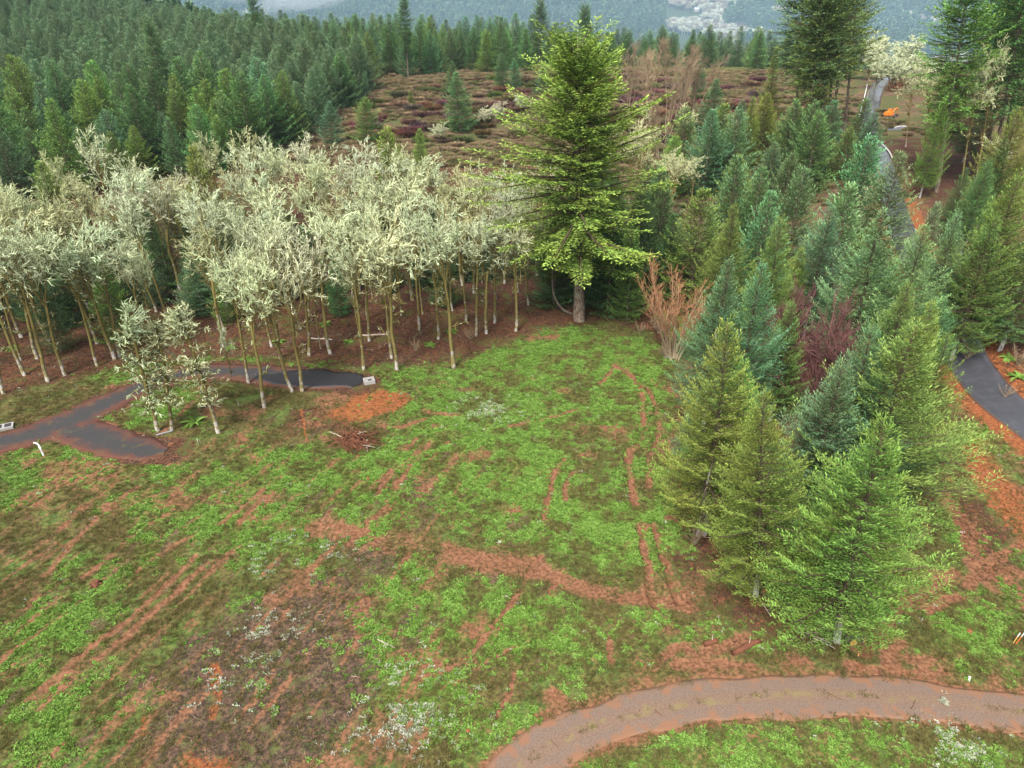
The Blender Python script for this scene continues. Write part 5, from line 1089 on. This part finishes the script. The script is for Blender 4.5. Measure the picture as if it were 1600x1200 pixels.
# ferns and low shrubs
def frond(seed):
    q = np.random.default_rng(seed); ts = np.linspace(0, 1, 21); V = []
    for n_, t_ in enumerate(ts):
        w_ = .20 * math.sin(math.pi * min(1, t_ * .93 + .06)) * (1 if n_ % 2 else .35); x_, z_ = t_, .80 * t_ - .75 * t_ ** 2
        V += [[x_ - .03, w_, z_ - .03], [x_, 0, z_], [x_ - .03, -w_, z_ - .03]]
    gm = G(); gm.add(V, [[3 * i_ + k_, 3 * i_ + k_ + 1, 3 * i_ + k_ + 4, 3 * i_ + k_ + 3] for i_ in range(20) for k_ in (0, 1)], a=q.random()); return gm.mesh('frond', M['weed'])
FRD = [frond(i) for i in range(3)]
def fern(base, s_, lab):
    t = thing('fern', lab, 'fern', base, 'ferns round the clearing', rz=random.uniform(0, 6)); t.scale = (s_, s_, s_)
    for i_ in range(16):
        f_ = link('frond', random.choice(FRD), t); f_.rotation_euler = (random.uniform(-.2, .2), random.uniform(-.35, .25), i_ * .39 + random.uniform(-.2, .2)); f_.scale = (random.uniform(.7, 1.15),) * 3
for u_, v_, s_, lab in [(305, 662, 1.9, 'big bright green fern clump among the island trees'), (705, 518, 1.3, 'green fern at the wood edge behind the broad crowned lichen tree'), (672, 540, 1.2, 'small fern on the red leaf litter left of the broad crowned tree'), (950, 487, 1.2, 'fern on the slope right of the huge old fir'), (545, 535, 1.1, 'fern in the wood behind the end of the drive'), (508, 508, 1.3, 'fern clump between trunks behind the drive'), (435, 535, 1.3, 'fern at the back edge of the paved drive'), (20, 545, 1.4, 'fern on the dark floor at the left border'), (1435, 840, 1.5, 'leafy green clump beside the trunks right of the nearest fir'), (1590, 590, 1.5, 'fern hanging on the bank above the asphalt'), (1575, 560, 1.3, 'smaller fern higher on the bank above the asphalt'), (362, 545, 1.2, 'fern behind the drive below the pale crowns')]:
    fern(gz(u_, v_, -.02), s_, lab)
for u_, v_, hh, lab in [(1158, 915, 3.2, 'tangle of bare pale twigs under the yellow green fir, left of its trunk'), (1205, 915, 3.6, 'tangle of bare pale twigs under the yellow green fir, right of its trunk'), (1085, 850, 2.2, 'thin bare bush beside the dead snag'), (1425, 850, 2.4, 'bare tan bush right of the nearest fir'), (1030, 520, 3.5, 'bare olive bush on the edge between the old fir and the red bush'), (1040, 560, 3.0, 'bare brown bush at the foot of the red stemmed bush'), (1000, 520, 2.0, 'low bare bush near the slender fir'), (735, 530, 2.2, 'twiggy bush on red leaf litter left of the old fir'), (650, 548, 2.0, 'twiggy bush behind the concrete box'), (1570, 620, 2.0, 'bare bush on the bank above the asphalt'), (1590, 570, 3.0, 'tangled olive bush on the shady bank at the right border'), (1510, 560, 2.4, 'bare bush at the orange bank edge')]:
    plant('bare_shrub', THICK, 2.6, lab, 'bush', g(u_, v_), hh, 'bare shrubs round the clearing', part=('stem', 'crown'), tint=(1, .95, .85), width=.9, sink=.05)
# puddled ruts, erosion socks and digger by the far road
k = NT('puddle_water'); M['water'] = k.bsdf((.10, .09, .09), .03, .8)
for r_i, (a, b_) in enumerate([((1318, 268), (1331, 216)), ((1326, 268), (1336, 218)), ((1333, 262), (1341, 220))]):
    for j in range(9):
        f = (j + random.uniform(.1, .5)) / 9; u_, v_ = a[0] + (b_[0] - a[0]) * f, a[1] + (b_[1] - a[1]) * f; gm = G(); n = 10; th = np.linspace(0, 6.283, n + 1)[:-1]; q = rng.uniform(.7, 1.2, n)
        top = np.c_[np.cos(th) * .42 * q, np.sin(th) * 1.5 * q, 0 * th]; gm.add(np.r_[[[0, 0, 0]], top, top * [1.1, 1.1, 0] - [0, 0, .12]], [[1 + i, 11 + i, 11 + (i + 1) % n, 1 + (i + 1) % n] for i in range(n)], [[0, 1 + i, 1 + (i + 1) % n] for i in range(n)])
        one('puddle', gm, M['water'], gz(u_, v_, .14), f'shining puddle in the {("left", "middle", "right")[r_i]} rut beside the wet road', 'puddle', f'puddles in the {("left", "middle", "right")[r_i]} rut')
for px, lab in [([(1355, 133), (1351, 150), (1346, 168), (1342, 184), (1338, 192), (1338, 206)], 'white erosion sock winding along the left edge of the wet road'), ([(1372, 222), (1381, 229), (1389, 238), (1394, 247)], 'white erosion sock along the right edge of the road below the junction'), ([(1398, 200), (1408, 198), (1420, 199)], 'short white erosion sock beyond the side road')]:
    P = spline(gw(px), 6); gm = G(); gm.tube(np.c_[P, T(P[:, 0], P[:, 1]) + .16], .2, 6); o_ = link('erosion_sock', gm.mesh('erosion_sock', M['white'], True)); tag(o_, lab, 'erosion sock')
t = thing('digger', 'small orange digger parked on bare soil right of the wet road', 'excavator', gz(1389, 184), rz=.5)
for s_ in (-1, 1):
    gm = G(); gm.tube([(-1.5, s_ * 1.0, .42), (-1.1, s_ * 1.0, .42), (1.1, s_ * 1.0, .42), (1.5, s_ * 1.0, .42)], [.28, .42, .42, .28], 10); link('track', gm.mesh('track', M['rubber'], True), t)
for nm, c, d, mt, tp in (('chassis', (0, 0, .7), (2., 1.6, .35), 'rubber', 1), ('body', (-.55, 0, 1.5), (2.3, 2.2, 1.2), 'orange', .92), ('counterweight', (-1.85, 0, 1.35), (.45, 2.0, .9), 'orange', .9), ('cab', (.55, .6, 2.0), (1.3, .95, 1.75), 'orange', .85), ('window', (.75, .62, 2.25), (1.06, .9, .8), 'dark', .9)):
    gm = G(); gm.box(c, d, taper=tp); link(nm, gm.mesh(nm, M[mt]), t)
gm = G(); gm.tube([(.5, -.4, 1.4), (1.7, -.4, 3.0), (3.0, -.4, 3.1)], [.22, .24, .15], 6); link('boom', gm.mesh('boom', M['orange']), t)
gm = G(); gm.tube([(2.9, -.4, 3.25), (3.6, -.4, 1.2)], [.17, .11], 6); link('arm', gm.mesh('arm', M['orange']), t)
gm = G(); gm.box((3.5, -.4, .75), (.7, .9, .8), taper=.7); link('bucket', gm.mesh('bucket', M['rubber']), t)
t = thing('brush_pile', 'brown root heap on the grass left of the road bend far away', 'brush pile', gz(1401, 143))
for i in range(40):
    o_ = link('stick', random.choice(STK[1:]), t); o_.location = (random.gauss(0, 1.6), random.gauss(0, 1.3), random.uniform(.1, 1.6)); o_.rotation_euler = (0, random.uniform(-1, .3), random.uniform(0, 6)); o_.scale = (2.2, 2.4, 2.4)
# far houses
M['roof'] = plain('pale_metal_roof', (.62, .64, .66), .5, .4, .08, .5); M['wallp'] = plain('house_wall', (.42, .40, .38), .8, .2, .12, .5)
for (u_, v_), L, rz, lab in [((896, 76), 14, .2, 'far pale roofed house left, just above the old fir top'), ((1214, 100), 22, -.1, 'long pale roofed barn behind the mossy tall fir'), ((1214, 24), 16, .3, 'far pale house high on the hillside beside the tall firs'), ((1092, 18), 17, .1, 'far pale roofed house among pinkish bare trees at the top'), ((1368, 28), 13, .4, 'tiny pale house on the far meadow right of the tall firs')]:
    p = gz(u_, v_, -.4); t = thing('far_house', lab, 'house', p, rz=rz); W = 9; gm = G(); gm.box((0, 0, 2), (L, W, 4)); link('wall', gm.mesh('wall', M['wallp']), t)
    gm = G(); x_, y_ = L / 2 + .5, W / 2 + .6; gm.add([[-x_, -y_, 3.9], [x_, -y_, 3.9], [x_, y_, 3.9], [-x_, y_, 3.9], [-x_, 0, 6.6], [x_, 0, 6.6]], [[0, 1, 5, 4], [2, 3, 4, 5], [0, 3, 2, 1]], [[1, 2, 5], [3, 0, 4]]); link('roof', gm.mesh('roof', M['roof']), t)
    for j in range(3): gm = G(); gm.box((-L * .3 + j * L * .3, -W / 2 - .03, 2.1), (1.4, .08, 1.3)); link('window', gm.mesh('window', M['dark']), t)
    gm = G(); gm.box((L * .43, -W / 2 - .03, 1.2), (1.1, .08, 2.2)); link('door', gm.mesh('door', M['rubber']), t)
# ------------------------------------------------------------------ haze
k = NT('haze'); k.t.nodes.remove(k.out); k.out = k.n("ShaderNodeOutputMaterial")
pv = k.n("ShaderNodeVolumePrincipled"); pv.inputs['Color'].default_value = (.52, .77, 1.0, 1); pv.inputs['Density'].default_value = .00006; pv.inputs['Anisotropy'].default_value = .1
k.l(pv.outputs[0], k.out.inputs['Volume']); M['haze'] = k.m
gm = G(); gm.box((0, 0, 75), (6600, 6600, 330)); o = link('haze', gm.mesh('haze', M['haze'])); o['kind'] = 'stuff'; o['label'] = 'thin bluish haze hanging over the valley and the woods'; o['category'] = 'haze'
k = NT('fog'); k.t.nodes.remove(k.out); k.out = k.n("ShaderNodeOutputMaterial")
pv = k.n("ShaderNodeVolumePrincipled"); pv.inputs['Color'].default_value = (.95, .97, 1.0, 1); pv.inputs['Density'].default_value = .006
k.l(pv.outputs[0], k.out.inputs['Volume']); M['fog'] = k.m
for (u_, v_), sz, rz, lab in [((478, 22), (120, 30, 20), .5, 'white wisp of fog rising on the far hillside left of the ridge stand'), ((560, 14), (80, 26, 14), .3, 'thin fog wisp above the ridge stand'), ((500, 52), (90, 40, 16), .1, 'fog bank lying in the valley behind the left stand')]:
    q = np.random.default_rng(5); gm = G(); th = np.linspace(0, 2 * np.pi, 17)[:-1]; ph = np.linspace(-1.35, 1.35, 8)
    V = np.concatenate([np.c_[np.cos(th) * math.cos(p) * sz[0], np.sin(th) * math.cos(p) * sz[1], 0 * th + math.sin(p) * sz[2]] * q.uniform(.8, 1.2, (16, 1)) for p in ph] + [[[0, 0, -sz[2]], [0, 0, sz[2]]]])
    F = [[i * 16 + j, i * 16 + (j + 1) % 16, i * 16 + 16 + (j + 1) % 16, i * 16 + 16 + j] for i in range(7) for j in range(16)]
    gm.add(V, F, [[(j + 1) % 16, j, 128] for j in range(16)] + [[112 + j, 112 + (j + 1) % 16, 129] for j in range(16)]); p = g(u_, v_) if v_ < 40 else g(u_, 40)
    o = link('fog', gm.mesh('fog', M['fog'])); o.location = (p[0], p[1] - 40, p[2] + sz[2] + 22); o.rotation_euler = (0, -.15, rz); o['kind'] = 'stuff'; o['label'] = lab; o['category'] = 'fog'
k = NT('valley_mist'); k.t.nodes.remove(k.out); k.out = k.n("ShaderNodeOutputMaterial")
pv = k.n("ShaderNodeVolumePrincipled"); pv.inputs['Color'].default_value = (.55, .78, 1.0, 1); pv.inputs['Density'].default_value = .00055
k.l(pv.outputs[0], k.out.inputs['Volume']); M['mist'] = k.m
gm = G(); th = np.linspace(0, 2 * np.pi, 49)[:-1]; ph = np.linspace(-1.4, 1.4, 12)
V = np.concatenate([np.c_[np.cos(th) * math.cos(p) * 1500, np.sin(th) * math.cos(p) * 330, 0 * th + math.sin(p) * 95] for p in ph] + [[[0, 0, -95], [0, 0, 95]]])
F = [[i * 48 + j, i * 48 + (j + 1) % 48, i * 48 + 48 + (j + 1) % 48, i * 48 + 48 + j] for i in range(11) for j in range(48)]
gm.add(V, F, [[(j + 1) % 48, j, 576] for j in range(48)] + [[528 + j, 528 + (j + 1) % 48, 577] for j in range(48)])
o = link('valley_mist', gm.mesh('valley_mist', M['mist'])); o.location = (0, 1010, 15); o.rotation_euler = (0, 0, .09); o['kind'] = 'stuff'; o['label'] = 'blue mist lying over the valley in front of the far forested hillside'; o['category'] = 'mist'
